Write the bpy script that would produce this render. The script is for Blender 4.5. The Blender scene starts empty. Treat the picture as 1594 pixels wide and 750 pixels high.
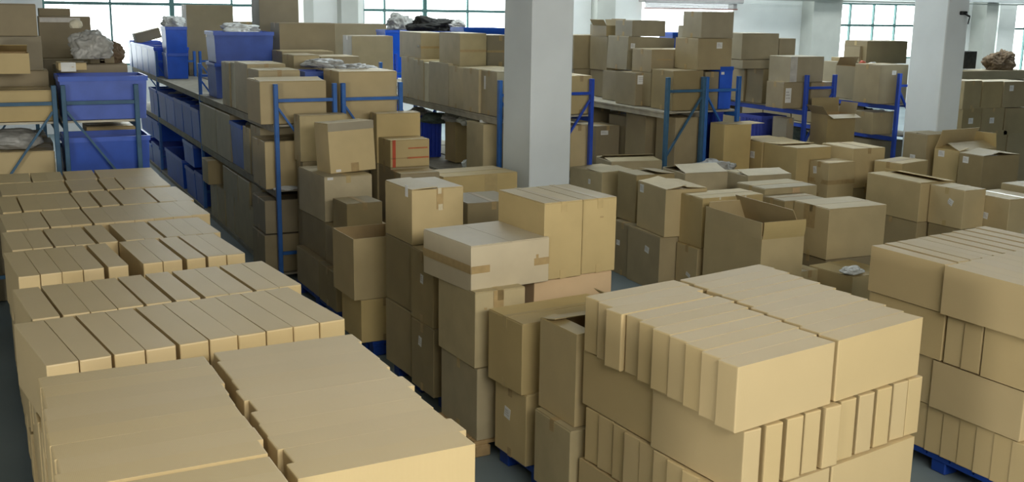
import bpy, bmesh, math, random
from mathutils import Vector, Matrix, noise
C = bpy.context.scene
COL = C.collection
R = math.radians

# ------------------------------------------------------------------ camera, sky, light, exposure
cam_d = bpy.data.cameras.new('camera'); cam = bpy.data.objects.new('camera', cam_d); COL.objects.link(cam)
cam_d.sensor_width = 36.0; cam_d.lens = 1681.0 / 1594.0 * 36.0
cam_d.clip_end = 200.0
def camera_matrix(yaw, pit, roll, loc):
    cy, sy = math.cos(yaw), math.sin(yaw)
    f = Vector((sy * math.cos(pit), cy * math.cos(pit), -math.sin(pit)))
    r0 = Vector((cy, -sy, 0)); u0 = r0.cross(f)
    r = math.cos(roll) * r0 + math.sin(roll) * u0
    u = -math.sin(roll) * r0 + math.cos(roll) * u0
    m = Matrix((r, u, -f)).transposed().to_4x4(); m.translation = loc
    return m
cam.matrix_world = camera_matrix(R(26.27), R(12.16), R(.856), Vector((0, 0, 3.0)))
C.camera = cam

w = bpy.data.worlds.new('overcast_sky'); C.world = w; w.use_nodes = True
bg = w.node_tree.nodes['Background']
bg.inputs[0].default_value = (.90, .99, 1.0, 1); bg.inputs[1].default_value = 7.0
C.view_settings.view_transform = 'Standard'; C.view_settings.look = 'None'
C.view_settings.gamma = 1.0; C.view_settings.use_curve_mapping = False
C.view_settings.exposure = 0.0
C.cycles.max_bounces = 8; C.cycles.diffuse_bounces = 5; C.cycles.transparent_max_bounces = 8
C.cycles.use_denoising = True
C.cycles.sample_clamp_indirect = 6.0

def area(name, loc, rot, sx, sy, power, col, portal=False):
    l = bpy.data.lights.new(name, 'AREA'); l.shape = 'RECTANGLE'; l.size = sx; l.size_y = sy
    l.energy = power; l.color = col
    if portal: l.cycles.is_portal = True
    o = bpy.data.objects.new(name, l); COL.objects.link(o); o.location = loc; o.rotation_euler = rot
    return o
# daylight through the window band behind the camera and the loading door in the outer wall
area('daylight_front_windows', (2.8, -1.85, 3.9), (R(68), 0, R(0)), 6.5, 2.0, 700, (1.0, .955, .86))
area('daylight_loading_door', (-6.5, -1.0, 1.75), (R(90), 0, R(-68)), 2.0, 1.3, 330, (1.0, .96, .88))
# sky light entering at the far windows and the added high row
for i, (x0, x1, z0, z1) in enumerate(((1.45, 7.3, 1.55, 6.0), (9.0, 15.05, 1.55, 6.0), (17.4, 20.65, .2, 3.2), (24.5, 28.3, 1.55, 3.3), (31.3, 34.5, .6, 3.3), (17.0, 34.9, 4.15, 6.0))):
    area('far_window_sky', ((x0 + x1) / 2, 27.25, (z0 + z1) / 2), (R(-90), 0, 0), x1 - x0, z1 - z0, 1, (1, 1, 1), True)

# roof openings added out of view to brighten box tops and far wall
area('added_roof_sky', (19, 23.6, 6.72), (0, 0, 0), 30, 1.6, 1, (1, 1, 1), True)
area('added_roof_sky', (20, 15.2, 6.72), (0, 0, 0), 30, 3.0, 1, (1, 1, 1), True)

# ------------------------------------------------------------------ materials
def mat(name, col, rough=.8, var=0.0, nscale=9.0, namt=.12, bump=0.0, bscale=60, spec=.3, metal=0.0, coat=0.0, objvar=0.0, stripes=False, alpha=None, transl=None):
    m = bpy.data.materials.new(name); m.use_nodes = True
    nt = m.node_tree; N = nt.nodes; L = nt.links; b = N['Principled BSDF']
    b.inputs['Roughness'].default_value = rough; b.inputs['Metallic'].default_value = metal
    b.inputs['Specular IOR Level'].default_value = spec
    if coat: b.inputs['Coat Weight'].default_value = coat; b.inputs['Coat Roughness'].default_value = .25
    tc = N.new('ShaderNodeTexCoord')
    nz = N.new('ShaderNodeTexNoise'); nz.inputs['Scale'].default_value = nscale; nz.inputs['Detail'].default_value = 5
    L.new(tc.outputs['Object'], nz.inputs['Vector'])
    ramp = N.new('ShaderNodeMapRange'); ramp.inputs['From Min'].default_value = .3; ramp.inputs['From Max'].default_value = .7
    ramp.inputs['To Min'].default_value = 1 - namt; ramp.inputs['To Max'].default_value = 1 + namt
    L.new(nz.outputs['Fac'], ramp.inputs['Value'])
    hsv = N.new('ShaderNodeHueSaturation'); hsv.inputs['Color'].default_value = (*col, 1)
    val = ramp.outputs['Result']
    if objvar:
        oi = N.new('ShaderNodeObjectInfo')
        mr = N.new('ShaderNodeMapRange'); mr.inputs['To Min'].default_value = 1 - objvar; mr.inputs['To Max'].default_value = 1 + objvar
        L.new(oi.outputs['Random'], mr.inputs['Value'])
        mu = N.new('ShaderNodeMath'); mu.operation = 'MULTIPLY'
        L.new(val, mu.inputs[0]); L.new(mr.outputs['Result'], mu.inputs[1]); val = mu.outputs[0]
        wn = N.new('ShaderNodeTexWhiteNoise'); wn.noise_dimensions = '1D'; L.new(oi.outputs['Random'], wn.inputs['W'])
        ms = N.new('ShaderNodeMapRange'); ms.inputs['To Min'].default_value = 1 - objvar * 1.3; ms.inputs['To Max'].default_value = 1 + objvar * .6
        L.new(wn.outputs['Value'], ms.inputs['Value']); L.new(ms.outputs['Result'], hsv.inputs['Saturation'])
    L.new(val, hsv.inputs['Value']); L.new(hsv.outputs['Color'], b.inputs['Base Color'])
    if bump:
        src = nz
        if stripes:
            src = N.new('ShaderNodeTexWave'); src.inputs['Scale'].default_value = bscale; src.inputs['Distortion'].default_value = .6
            src.bands_direction = 'X'; L.new(tc.outputs['Object'], src.inputs['Vector'])
        else:
            src = N.new('ShaderNodeTexNoise'); src.inputs['Scale'].default_value = bscale; L.new(tc.outputs['Object'], src.inputs['Vector'])
        bp = N.new('ShaderNodeBump'); bp.inputs['Strength'].default_value = bump; bp.inputs['Distance'].default_value = .004
        L.new(src.outputs['Fac'], bp.inputs['Height']); L.new(bp.outputs['Normal'], b.inputs['Normal'])
    if alpha is not None:
        tr = N.new('ShaderNodeBsdfTransparent'); mx = N.new('ShaderNodeMixShader'); mx.inputs[0].default_value = alpha
        L.new(tr.outputs[0], mx.inputs[1]); L.new(b.outputs[0], mx.inputs[2]); L.new(mx.outputs[0], N['Material Output'].inputs['Surface'])
    if transl is not None:
        tr = N.new('ShaderNodeBsdfTranslucent'); tr.inputs[0].default_value = (*col, 1)
        mx = N.new('ShaderNodeMixShader'); mx.inputs[0].default_value = transl
        L.new(b.outputs[0], mx.inputs[1]); L.new(tr.outputs[0], mx.inputs[2]); L.new(mx.outputs[0], N['Material Output'].inputs['Surface'])
    return m
M = {}
M['slab'] = mat('new_kraft_board', (.58, .447, .232), .50, nscale=2.2, namt=.035, objvar=.035, bump=.10, bscale=55, stripes=True, spec=.5)
M['kraft'] = mat('kraft_board', (.545, .42, .20), .50, nscale=4, namt=.06, objvar=.09, bump=.10, bscale=55, stripes=True, spec=.5)
M['kraft_dark'] = mat('shaded_kraft_board', (.345, .272, .142), .50, nscale=4, namt=.08, objvar=.12, bump=.1, bscale=55, stripes=True, spec=.5)  # kraft darkened in its colour, standing in for shade on stacks and racks
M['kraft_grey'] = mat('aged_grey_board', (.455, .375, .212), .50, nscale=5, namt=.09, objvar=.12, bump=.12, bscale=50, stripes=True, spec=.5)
M['kraft_rack'] = mat('shaded_rack_board', (.30, .245, .145), .55, nscale=4, namt=.08, objvar=.12, bump=.1, bscale=55, stripes=True, spec=.4)  # kraft copy darkened further to imitate the dim, backlit rack zone
M['rack_grey'] = mat('shaded_rack_grey_board', (.34, .295, .20), .55, nscale=4, namt=.08, objvar=.12, bump=.1, bscale=55, stripes=True, spec=.4)  # grey board copy, darkened in colour for the same rack shade
M['kraft_pale'] = mat('pale_dusty_board', (.55, .475, .33), .50, nscale=5, namt=.05, spec=.5)
M['kraft_pink'] = mat('pinkish_board', (.58, .42, .25), .75, nscale=4, namt=.05, objvar=.04, spec=.2)
M['inside'] = mat('board_inside', (.46, .33, .17), .85, nscale=6, namt=.08)
M['tape'] = mat('brown_packing_tape', (.41, .295, .14), .35, nscale=20, namt=.10, spec=.5)
M['clear_tape'] = mat('clear_packing_tape', (.50, .38, .18), .42, nscale=20, namt=.06, spec=.6)
M['shiny_tape'] = mat('shiny_tape', (.62, .55, .38), .12, nscale=20, namt=.1, spec=.8)
M['paper'] = mat('white_paper', (.74, .74, .72), .7, namt=.05)
M['ink'] = mat('grey_print', (.50, .49, .48), .8, namt=.2)
M['red_tape'] = mat('red_tape', (.52, .10, .05), .4, namt=.08)
M['red_ink'] = mat('red_print', (.50, .16, .07), .7, namt=.15)
M['blue_bin'] = mat('blue_plastic', (.022, .10, .56), .38, nscale=5, namt=.12, objvar=.12, spec=.5)
M['blue_crate'] = mat('blue_crate_plastic', (.02, .05, .42), .4, nscale=5, namt=.12, objvar=.1, spec=.5)
M['pallet_blue'] = mat('pallet_plastic', (.008, .045, .28), .45, nscale=6, namt=.15, spec=.4)
M['steel_blue'] = mat('blue_enamel_steel', (.03, .14, .46), .42, nscale=8, namt=.14, spec=.5)
M['steel_teal'] = mat('faded_teal_steel', (.045, .125, .22), .5, nscale=8, namt=.15, spec=.4)
M['steel_bright'] = mat('bright_blue_steel', (.02, .075, .50), .4, nscale=8, namt=.1, spec=.5)
M['board'] = mat('shelf_board', (.36, .33, .26), .75, nscale=7, namt=.15)
M['board_pale'] = mat('pale_shelf_edge', (.60, .56, .45), .7, nscale=7, namt=.1)
M['wood'] = mat('pallet_wood', (.42, .29, .14), .8, nscale=12, namt=.2)
M['floor'] = mat('grey_floor_paint', (.165, .21, .225), .62, nscale=.8, namt=.14, bump=.05, bscale=25, spec=.45)
M['wall'] = mat('white_wall_paint', (.88, .88, .85), .85, nscale=1.2, namt=.04)
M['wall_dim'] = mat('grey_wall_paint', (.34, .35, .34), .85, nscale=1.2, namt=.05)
M['pillar'] = mat('pillar_paint', (.80, .86, .885), .8, nscale=1.6, namt=.045, bump=.05, bscale=18)
M['pillar_far'] = mat('far_pillar_paint', (.55, .55, .50), .8, nscale=2, namt=.06)
M['ceiling'] = mat('ceiling_paint', (.36, .37, .37), .9, nscale=1, namt=.05)
M['beam'] = mat('beam_paint', (.62, .64, .64), .85, nscale=2, namt=.05)
M['shutter'] = mat('roller_shutter_steel', (.50, .46, .45), .55, nscale=9, namt=.08)
M['rust'] = mat('rusty_rail', (.30, .13, .10), .7, nscale=20, namt=.2)
M['frame'] = mat('window_frame_green', (.10, .20, .19), .5, namt=.08)
M['glass'] = mat('window_glass', (.9, .97, .95), .08, namt=.02, spec=.5, alpha=.07)
M['bag_grey'] = mat('grey_poly_bag', (.40, .40, .38), .35, nscale=12, namt=.2, spec=.5)
M['bag_white'] = mat('white_poly_bag', (.72, .74, .72), .35, nscale=12, namt=.12, spec=.5)
M['bag_dark'] = mat('dark_cloth', (.035, .035, .032), .8, nscale=12, namt=.3)
M['cloth_green'] = mat('green_grey_cloth', (.12, .16, .14), .85, nscale=10, namt=.3)
M['cream'] = mat('cream_foam', (.70, .66, .52), .7, nscale=8, namt=.06)
M['sack'] = mat('brown_sack', (.17, .12, .075), .85, nscale=14, namt=.18)
M['film'] = mat('stretch_film', (.52, .50, .46), .3, nscale=14, namt=.12, spec=.5)
M['dark_case'] = mat('dark_casing', (.02, .021, .022), .5, namt=.2)
M['chrome'] = mat('bare_steel', (.55, .56, .55), .3, metal=.8, namt=.05)

# ------------------------------------------------------------------ mesh helpers
def new_obj(name, bm, m, parent=None, smooth=False, mats=None):
    me = bpy.data.meshes.new(name)
    bmesh.ops.recalc_face_normals(bm, faces=bm.faces[:])
    bm.to_mesh(me); bm.free()
    for x in (mats or [m]): me.materials.append(M[x] if isinstance(x, str) else x)
    if smooth: me.polygons.foreach_set('use_smooth', [True] * len(me.polygons))
    o = bpy.data.objects.new(name, me); COL.objects.link(o)
    if parent is not None: o.parent = parent
    return o
def empty(name, loc, rz=0.0, tilt=(0, 0)):
    o = bpy.data.objects.new(name, None); COL.objects.link(o); o.empty_display_size = .1
    o.location = loc; o.rotation_euler = (tilt[0], tilt[1], rz)
    return o
def tag(o, label, cat, group=None, kind=None):
    if label: o['label'] = label
    if cat: o['category'] = cat
    if group: o['group'] = group
    if kind: o['kind'] = kind
    return o
def add_box(bm, x0, x1, y0, y1, z0, z1, bev=0.0, mi=0):
    vs = [bm.verts.new(p) for p in ((x0, y0, z0), (x1, y0, z0), (x1, y1, z0), (x0, y1, z0), (x0, y0, z1), (x1, y0, z1), (x1, y1, z1), (x0, y1, z1))]
    fs = [bm.faces.new([vs[i] for i in q]) for q in ((3, 2, 1, 0), (4, 5, 6, 7), (0, 1, 5, 4), (1, 2, 6, 5), (2, 3, 7, 6), (3, 0, 4, 7))]
    for f in fs: f.material_index = mi
    if bev:
        es = list({e for f in fs for e in f.edges})
        bmesh.ops.bevel(bm, geom=es, offset=bev, segments=1, affect='EDGES', profile=.5)
    return vs
def add_bar(bm, a, b, wx, wy, up=Vector((0, 0, 1)), bev=0.0):
    a = Vector(a); b = Vector(b); d = (b - a); L = d.length; d.normalize()
    s = d.cross(up)
    if s.length < 1e-4: s = Vector((1, 0, 0))
    s.normalize(); t = s.cross(d)
    vs = []
    for p in (a, b):
        for i, j in ((-1, -1), (1, -1), (1, 1), (-1, 1)):
            vs.append(bm.verts.new(p + s * (i * wx / 2) + t * (j * wy / 2)))
    for q in ((3, 2, 1, 0), (4, 5, 6, 7), (0, 1, 5, 4), (1, 2, 6, 5), (2, 3, 7, 6), (3, 0, 4, 7)): bm.faces.new([vs[i] for i in q])
def bulged(wd, dp, h, seed, amp=.006, cuts=3, bev=.004, skew=0.0):
    """a cardboard box body, base centre at the origin: faces bow a little, corners are softened"""
    rnd = random.Random(seed)
    bm = bmesh.new(); bmesh.ops.create_cube(bm, size=1.0)
    bmesh.ops.subdivide_edges(bm, edges=bm.edges[:], cuts=cuts, use_grid_fill=True)
    ax, ay, az = rnd.uniform(-.3, 1) * amp, rnd.uniform(-.3, 1) * amp, rnd.uniform(.0, .8) * amp
    kx, ky = rnd.uniform(-skew, skew), rnd.uniform(-skew, skew)
    for v in bm.verts:
        x, y, z = v.co
        bx, by, bz = math.cos(math.pi * x), math.cos(math.pi * y), math.cos(math.pi * z)
        dx = dy = dz = 0.0
        if abs(abs(x) - .5) < 1e-4: dx = math.copysign(ax * by * bz, x)
        if abs(abs(y) - .5) < 1e-4: dy = math.copysign(ay * bx * bz, y)
        if z > .49: dz = -az * bx * by
        v.co = Vector((x * wd + dx + kx * (z + .5) * h, y * dp + dy + ky * (z + .5) * h, (z + .5) * h + dz))
    if bev:
        es = [e for e in bm.edges if len(e.link_faces) == 2 and e.calc_face_angle() > R(60)]
        bmesh.ops.bevel(bm, geom=es, offset=bev, segments=1, affect='EDGES', profile=.5)
    return bm
def open_body(wd, dp, h, t=.006):
    bm = bmesh.new(); a, b = wd / 2, dp / 2
    def ring(x, y, z): return [bm.verts.new(p) for p in ((-x, -y, z), (x, -y, z), (x, y, z), (-x, y, z))]
    o0, o1, i1, i0 = ring(a, b, 0), ring(a, b, h), ring(a - t, b - t, h), ring(a - t, b - t, t)
    for p, q, mi in ((o0, o1, 0), (o1, i1, 0), (i1, i0, 1)):
        for k in range(4):
            f = bm.faces.new((p[k], p[(k + 1) % 4], q[(k + 1) % 4], q[k])); f.material_index = mi
    bm.faces.new(o0[::-1]); f = bm.faces.new(i0); f.material_index = 1
    return bm
def flap_mesh(width, length, ang, curl=0.0, t=.005, n=6, taper=0.0):
    """hinge along local x at the origin, folds from +y (closed, 0 deg) upwards; curl bends it as it goes"""
    bm = bmesh.new(); prev = None; y = z = 0.0
    for i in range(n + 1):
        a = R(ang + curl * (i / n - .5)); ca, sa = math.cos(a), math.sin(a)
        if i: y += ca * length / n; z += sa * length / n
        hw = width / 2 * (1 - taper * i / n)
        r = [bm.verts.new((-hw, y, z)), bm.verts.new((hw, y, z)), bm.verts.new((hw, y - sa * t, z + ca * t)), bm.verts.new((-hw, y - sa * t, z + ca * t))]
        if prev:
            for k in range(4): bm.faces.new((prev[k], prev[(k + 1) % 4], r[(k + 1) % 4], r[k]))
        else: bm.faces.new(r[::-1])
        prev = r
    bm.faces.new(prev)
    return bm
SIDES = {'F': (0.0, (0, -1)), 'R': (90.0, (1, 0)), 'B': (180.0, (0, 1)), 'L': (270.0, (-1, 0))}
def add_flap(root, side, wd, dp, h, ang, curl=0.0, m='kraft', length=None, frac=1.0, taper=0.0, dz=0.0):
    a, (sx, sy) = SIDES[side]
    width = (wd if side in 'FB' else dp) * .985
    if length is None: length = (dp if side in 'FB' else wd) * .49 if side in 'FB' and wd >= dp or side in 'LR' and dp > wd else min(wd, dp) * .48
    o = new_obj('flap', flap_mesh(width, length * frac, ang, curl, taper=taper), m, root)
    o.location = (sx * wd / 2 * .992, sy * dp / 2 * .992, h + dz); o.rotation_euler = (0, 0, R(a))
    return o
def sticker(root, face, u, v, sw, sh, wd, dp, h, m='paper', name='paper_label', rot=0.0, bars=True, off=.0035):
    """a paper label lying on one face: u, v run 0..1 across and up the face"""
    bm = bmesh.new()
    add_box(bm, -sw / 2, sw / 2, -.0006, .0006, -sh / 2, sh / 2)
    if bars:
        for k in range(3):
            add_box(bm, -sw * .4, sw * (.1 + .12 * k), -.0011, .0, sh * (.18 - .2 * k), sh * (.27 - .2 * k), mi=1)
    o = new_obj(name, bm, m, root, mats=[m, 'ink'])
    if face == 'F': o.location = ((u - .5) * wd, -dp / 2 - off, v * h); o.rotation_euler = (0, R(rot), 0)
    elif face == 'L': o.location = (-wd / 2 - off, (.5 - u) * dp, v * h); o.rotation_euler = (0, R(rot), R(-90)); o.rotation_mode = 'XYZ'
    elif face == 'T': o.location = ((u - .5) * wd, (v - .5) * dp, h + off + .003); o.rotation_euler = (R(-90), 0, R(rot))
    if face == 'L':
        o.matrix_local = Matrix.Translation(o.location) @ Matrix.Rotation(R(-90), 4, 'Z') @ Matrix.Rotation(R(rot), 4, 'Y')
    return o
def strip(root, face, u0, u1, v0, v1, wd, dp, h, m='tape', name='packing_tape', off=.004):
    bm = bmesh.new()
    if face == 'F': add_box(bm, (u0 - .5) * wd, (u1 - .5) * wd, -dp / 2 - off, -dp / 2 - off + .0015, v0 * h, v1 * h)
    elif face == 'L': add_box(bm, -wd / 2 - off, -wd / 2 - off + .0015, (.5 - u1) * dp, (.5 - u0) * dp, v0 * h, v1 * h)
    elif face == 'T': add_box(bm, (u0 - .5) * wd, (u1 - .5) * wd, (v0 - .5) * dp, (v1 - .5) * dp, h + .0046, h + .0062)
    elif face == 'band':   # all the way round
        z0, z1 = v0 * h, v1 * h; o_ = off
        add_box(bm, -wd / 2 - o_, wd / 2 + o_, -dp / 2 - o_, -dp / 2 - o_ + .0015, z0, z1)
        add_box(bm, -wd / 2 - o_, wd / 2 + o_, dp / 2 + o_ - .0015, dp / 2 + o_, z0, z1)
        add_box(bm, -wd / 2 - o_, -wd / 2 - o_ + .0015, -dp / 2 - o_, dp / 2 + o_, z0, z1)
        add_box(bm, wd / 2 + o_ - .0015, wd / 2 + o_, -dp / 2 - o_, dp / 2 + o_, z0, z1)
    return new_obj(name, bm, m, root)
CARTONS = []
SEC = ['']
def section(s): SEC[0] = s
def carton(label, x, y, zb, wd, dp, h, yaw=0.0, m='kraft', cat='box', group=None, style='closed', seam=None, tape=True, tape_m='tape', labels=(), strips=(), flaps=None, amp=.006, tilt=(0, 0), name='cardboard_box', simple=False, corner=True, ends=True):
    """x, y: the front corner on the -x side (corner=True) of a box standing on zb"""
    seed = len(CARTONS) * 7 + 3; CARTONS.append(label)
    a = R(yaw)
    cx, cy = (x + math.cos(a) * wd / 2 - math.sin(a) * dp / 2, y + math.sin(a) * wd / 2 + math.cos(a) * dp / 2) if corner else (x, y)
    root = empty(name, (cx, cy, zb), a, tilt)
    tag(root, label, cat, group or 'boxes ' + SEC[0])
    seam = seam or ('y' if dp >= wd else 'x')
    if style in ('closed', 'ajar'):
        new_obj('box_body', bulged(wd, dp, h - .005, seed, amp, 2 if simple else 3), m, root)
        fl = flaps or {}
        for s in (('L', 'R') if seam == 'y' else ('F', 'B')):
            ang, curl = fl.get(s, (0, 0))
            add_flap(root, s, wd, dp, h - .004, ang, curl, m, (wd if seam == 'y' else dp) * .494)
        if tape and style == 'closed':
            if seam == 'y':
                strip(root, 'T', .5 - .024 / wd, .5 + .024 / wd, -.002, 1.002, wd, dp, h - .003, tape_m)
                if ends: strip(root, 'F', .5 - .024 / wd, .5 + .024 / wd, 1 - .07 / h, 1.0, wd, dp, h, tape_m); strip(root, 'F', .5 - .024 / wd, .5 + .024 / wd, 0.0, .06 / h, wd, dp, h, tape_m)
            else:
                strip(root, 'T', -.002, 1.002, .5 - .024 / dp, .5 + .024 / dp, wd, dp, h - .003, tape_m)
                if ends: strip(root, 'L', .5 - .024 / dp, .5 + .024 / dp, 1 - .07 / h, 1.0, wd, dp, h, tape_m); strip(root, 'L', .5 - .024 / dp, .5 + .024 / dp, 0.0, .06 / h, wd, dp, h, tape_m)
    elif style == 'open':
        o = new_obj('box_body', open_body(wd, dp, h), m, root, mats=[m, 'inside'])
        for s, (ang, curl, ln) in (flaps or {'L': (100, 10, .2), 'R': (200, 20, .2), 'F': (215, 20, .2), 'B': (120, 15, .2)}).items():
            add_flap(root, s, wd, dp, h, ang, curl, m, ln)
    elif style == 'plain':
        new_obj('box_body', bulged(wd, dp, h, seed, amp, 2), m, root)
    for l in labels: sticker(root, *l[:5], wd, dp, h, **(l[5] if len(l) > 5 else {}))
    for s in strips: strip(root, *s[:5], wd, dp, h, **(s[5] if len(s) > 5 else {}))
    return root
def bag(label, x, y, zb, sx, sy, sz, seed=0, m='bag_grey', cat='plastic bag', name='plastic_bag', rz=0.0, crumple=.28, group=None):
    bm = bmesh.new(); bmesh.ops.create_icosphere(bm, subdivisions=5, radius=1.0)
    off = Vector((seed * 3.1, seed * 1.7, seed * .9))
    for v in bm.verts:
        p = v.co.copy(); n1 = noise.noise(p * 1.6 + off); n2 = abs(noise.noise(p * 3.4 + off)) + .6 * abs(noise.noise(p * 7.5 + off))
        k = 1 + crumple * n1 * 1.3 - crumple * n2 * .9
        q = p * k
        zz = max(q.z, -.62)
        v.co = Vector((q.x * sx / 2, q.y * sy / 2, (zz + .62) * sz / 1.62))
    o = new_obj(name, bm, m, smooth=True); o.location = (x, y, zb); o.rotation_euler = (0, 0, rz)
    return tag(o, label, cat, group or name.replace('_', ' ') + 's ' + SEC[0])
def tub(label, x, y, zb, wd, dp, h, yaw=0.0, m='blue_bin', ribs=0, group=None, name='plastic_tub', cat='plastic tub', sticker_on=None, closed=False, corner=True):
    a = R(yaw)
    cx, cy = (x + math.cos(a) * wd / 2 - math.sin(a) * dp / 2, y + math.sin(a) * wd / 2 + math.cos(a) * dp / 2) if corner else (x, y)
    root = empty(name, (cx, cy, zb), a); tag(root, label, cat, group or name.replace('_', ' ') + 's ' + SEC[0])
    bm = bmesh.new(); t = .008; k = .93
    def ring(f, ins, z): X, Y = wd / 2 * f - ins, dp / 2 * f - ins; return [bm.verts.new(p) for p in ((-X, -Y, z), (X, -Y, z), (X, Y, z), (-X, Y, z))]
    rs = [ring(k, 0, 0), ring(.985, 0, h), ring(.985, t, h), ring(k, t, t)]
    for p, q in zip(rs, rs[1:]):
        for i in range(4): bm.faces.new((p[i], p[(i + 1) % 4], q[(i + 1) % 4], q[i]))
    bm.faces.new(rs[0][::-1]); bm.faces.new(rs[3])
    if ribs:
        for i in range(ribs):
            u = -.5 + (i + .5) / ribs
            add_box(bm, u * wd * .94 - .012, u * wd * .94 + .012, -dp / 2 * .985 - .006, -dp / 2 * .94, .02, h - .03)
            add_box(bm, -wd / 2 * .985 - .006, -wd / 2 * .94, u * dp * .94 - .012, u * dp * .94 + .012, .02, h - .03)
    new_obj('tub_body', bm, m, root)
    bm = bmesh.new()
    for (x0, x1, y0, y1) in ((-wd / 2 - .004, wd / 2 + .004, -dp / 2 - .004, -dp / 2 + .014), (-wd / 2 - .004, wd / 2 + .004, dp / 2 - .014, dp / 2 + .004), (-wd / 2 - .004, -wd / 2 + .014, -dp / 2 + .014, dp / 2 - .014), (wd / 2 - .014, wd / 2 + .004, -dp / 2 + .014, dp / 2 - .014)):
        add_box(bm, x0, x1, y0, y1, h - .045, h + .003)
    new_obj('rim', bm, m, root)
    if sticker_on: sticker(root, sticker_on, .18, .85, .05, .035, wd * .985, dp * .985, h, bars=False, off=.007)
    return root
def pallet(label, x, y, wd, dp, h=.13, yaw=0.0, m='pallet_blue', group=None, name='plastic_pallet', zb=0.0):
    a = R(yaw); cx, cy = x + math.cos(a) * wd / 2 - math.sin(a) * dp / 2, y + math.sin(a) * wd / 2 + math.cos(a) * dp / 2
    root = empty(name, (cx, cy, zb), a); tag(root, label, 'pallet', group or name.replace('_', ' ') + 's under the stacks')
    bm = bmesh.new(); n = 7
    for i in range(n):
        y0 = -dp / 2 + i * dp / n
        add_box(bm, -wd / 2, wd / 2, y0 + .008, y0 + dp / n - .008, h - .025, h)
    for i in (0, 1, 2):
        xx = (-wd / 2 + .05, 0, wd / 2 - .05)[i]; add_box(bm, xx - .05, xx + .05, -dp / 2, dp / 2, h - .04, h - .0251)
    new_obj('deck', bm, m, root)
    for i in range(3):
        for j in range(3):
            bx, by = (-wd / 2 + .07, 0, wd / 2 - .07)[i], (-dp / 2 + .07, 0, dp / 2 - .07)[j]
            bm = bmesh.new(); add_box(bm, bx - .06, bx + .06, by - .06, by + .06, 0.0, h - .04, .008); new_obj('block', bm, m, root)
    return root
def struct(name, bm, m, parent=None, mats=None):
    o = new_obj(name, bm, m, parent, mats=mats)
    if parent is None: o['kind'] = 'structure'
    return o

# ------------------------------------------------------------------ the setting
bm = bmesh.new(); add_box(bm, -9, 36, -2, 27.6, -.2, 0); struct('floor', bm, 'floor')
bm = bmesh.new(); 
for (y0, y1) in ((-2, 13.7), (16.7, 22.8), (24.4, 27.6)): add_box(bm, -9, 36, y0, y1, 6.5, 6.7)
add_box(bm, -9, 5, 13.7, 16.7, 6.5, 6.7); add_box(bm, -9, 4, 22.8, 24.4, 6.5, 6.7)  # gaps left for the added roof glazing
struct('ceiling', bm, 'ceiling')
WY = 27.0
bm = bmesh.new()
openings = [(1.45, 7.3, 1.55, 6.05), (9.0, 15.05, 1.55, 6.05), (17.4, 20.65, .0, 3.22), (24.5, 28.3, 1.55, 3.32), (31.3, 32.1, .6, 3.4), (32.95, 34.9, .6, 3.4)]
added_clere = (17.0, 34.9, 4.15, 6.05)  # unseen upper window row, added to bring more light onto the tops
xs = -9.0
for (x0, x1, z0, z1) in openings:
    top = 4.0 if x0 > 16 else 6.5
    add_box(bm, xs, x0, WY, WY + .25, 0, 4.0 if xs > 16 else 6.5)
    if z0 > 0: add_box(bm, x0, x1, WY, WY + .25, 0, z0)
    add_box(bm, x0, x1, WY, WY + .25, z1, top); xs = x1
add_box(bm, xs, 36, WY, WY + .25, 0, 4.0)
add_box(bm, 17.4, 36, WY, WY + .25, 4.0, added_clere[2]); add_box(bm, 17.4, 36, WY, WY + .25, added_clere[3], 6.5); add_box(bm, added_clere[1], 36, WY, WY + .25, added_clere[2], added_clere[3])
struct('wall_back', bm, 'wall')
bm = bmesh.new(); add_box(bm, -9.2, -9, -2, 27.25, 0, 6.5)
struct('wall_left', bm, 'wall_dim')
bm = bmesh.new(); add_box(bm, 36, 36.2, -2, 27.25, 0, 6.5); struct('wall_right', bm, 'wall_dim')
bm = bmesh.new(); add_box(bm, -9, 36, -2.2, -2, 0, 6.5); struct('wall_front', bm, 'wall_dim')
def window(n, x0, x1, z0, z1, mull, trans, thick=()):
    root = empty('window_%d' % n, ((x0 + x1) / 2, WY + .12, z0)); root['kind'] = 'structure'
    cx = (x0 + x1) / 2
    bm = bmesh.new(); f = .05
    add_box(bm, x0 - cx, x1 - cx, -.04, .04, 0, f); add_box(bm, x0 - cx, x1 - cx, -.04, .04, z1 - z0 - f, z1 - z0)
    add_box(bm, x0 - cx, x0 - cx + f, -.04, .04, f, z1 - z0 - f); add_box(bm, x1 - cx - f, x1 - cx, -.04, .04, f, z1 - z0 - f)
    for x in mull:
        hw = .055 if x in thick else .022
        add_box(bm, x - cx - hw, x - cx + hw, -.045, .045, f, z1 - z0 - f)
    for z in trans: add_box(bm, x0 - cx + f, x1 - cx - f, -.05, .05, z - z0 - .035, z - z0 + .035)
    new_obj('window_frame', bm, 'frame', root)
    bm = bmesh.new(); add_box(bm, x0 - cx + f, x1 - cx - f, -.003, .003, f, z1 - z0 - f); new_obj('pane', bm, 'glass', root)
window(1, 1.45, 7.3, 1.55, 6.05, (2.9, 4.28, 5.69), (2.97,), (4.28,))
window(2, 9.0, 15.05, 1.55, 6.05, (9.6, 10.72, 11.95, 13.3), (2.90,), (10.72, 13.3))
window(3, 24.5, 28.3, 1.55, 3.32, (25.4, 26.4, 27.35), (2.62,))
window(4, 31.3, 32.1, .6, 3.4, (31.7,), (2.55,))
window(5, 32.95, 34.9, .6, 3.4, (33.6, 34.3), (2.55,))
window(6, 17.4, 34.9, 4.15, 6.05, (20.3, 23.2, 26.1, 29.0, 31.9), (), ())  # high row out of view, added for extra top light
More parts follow.
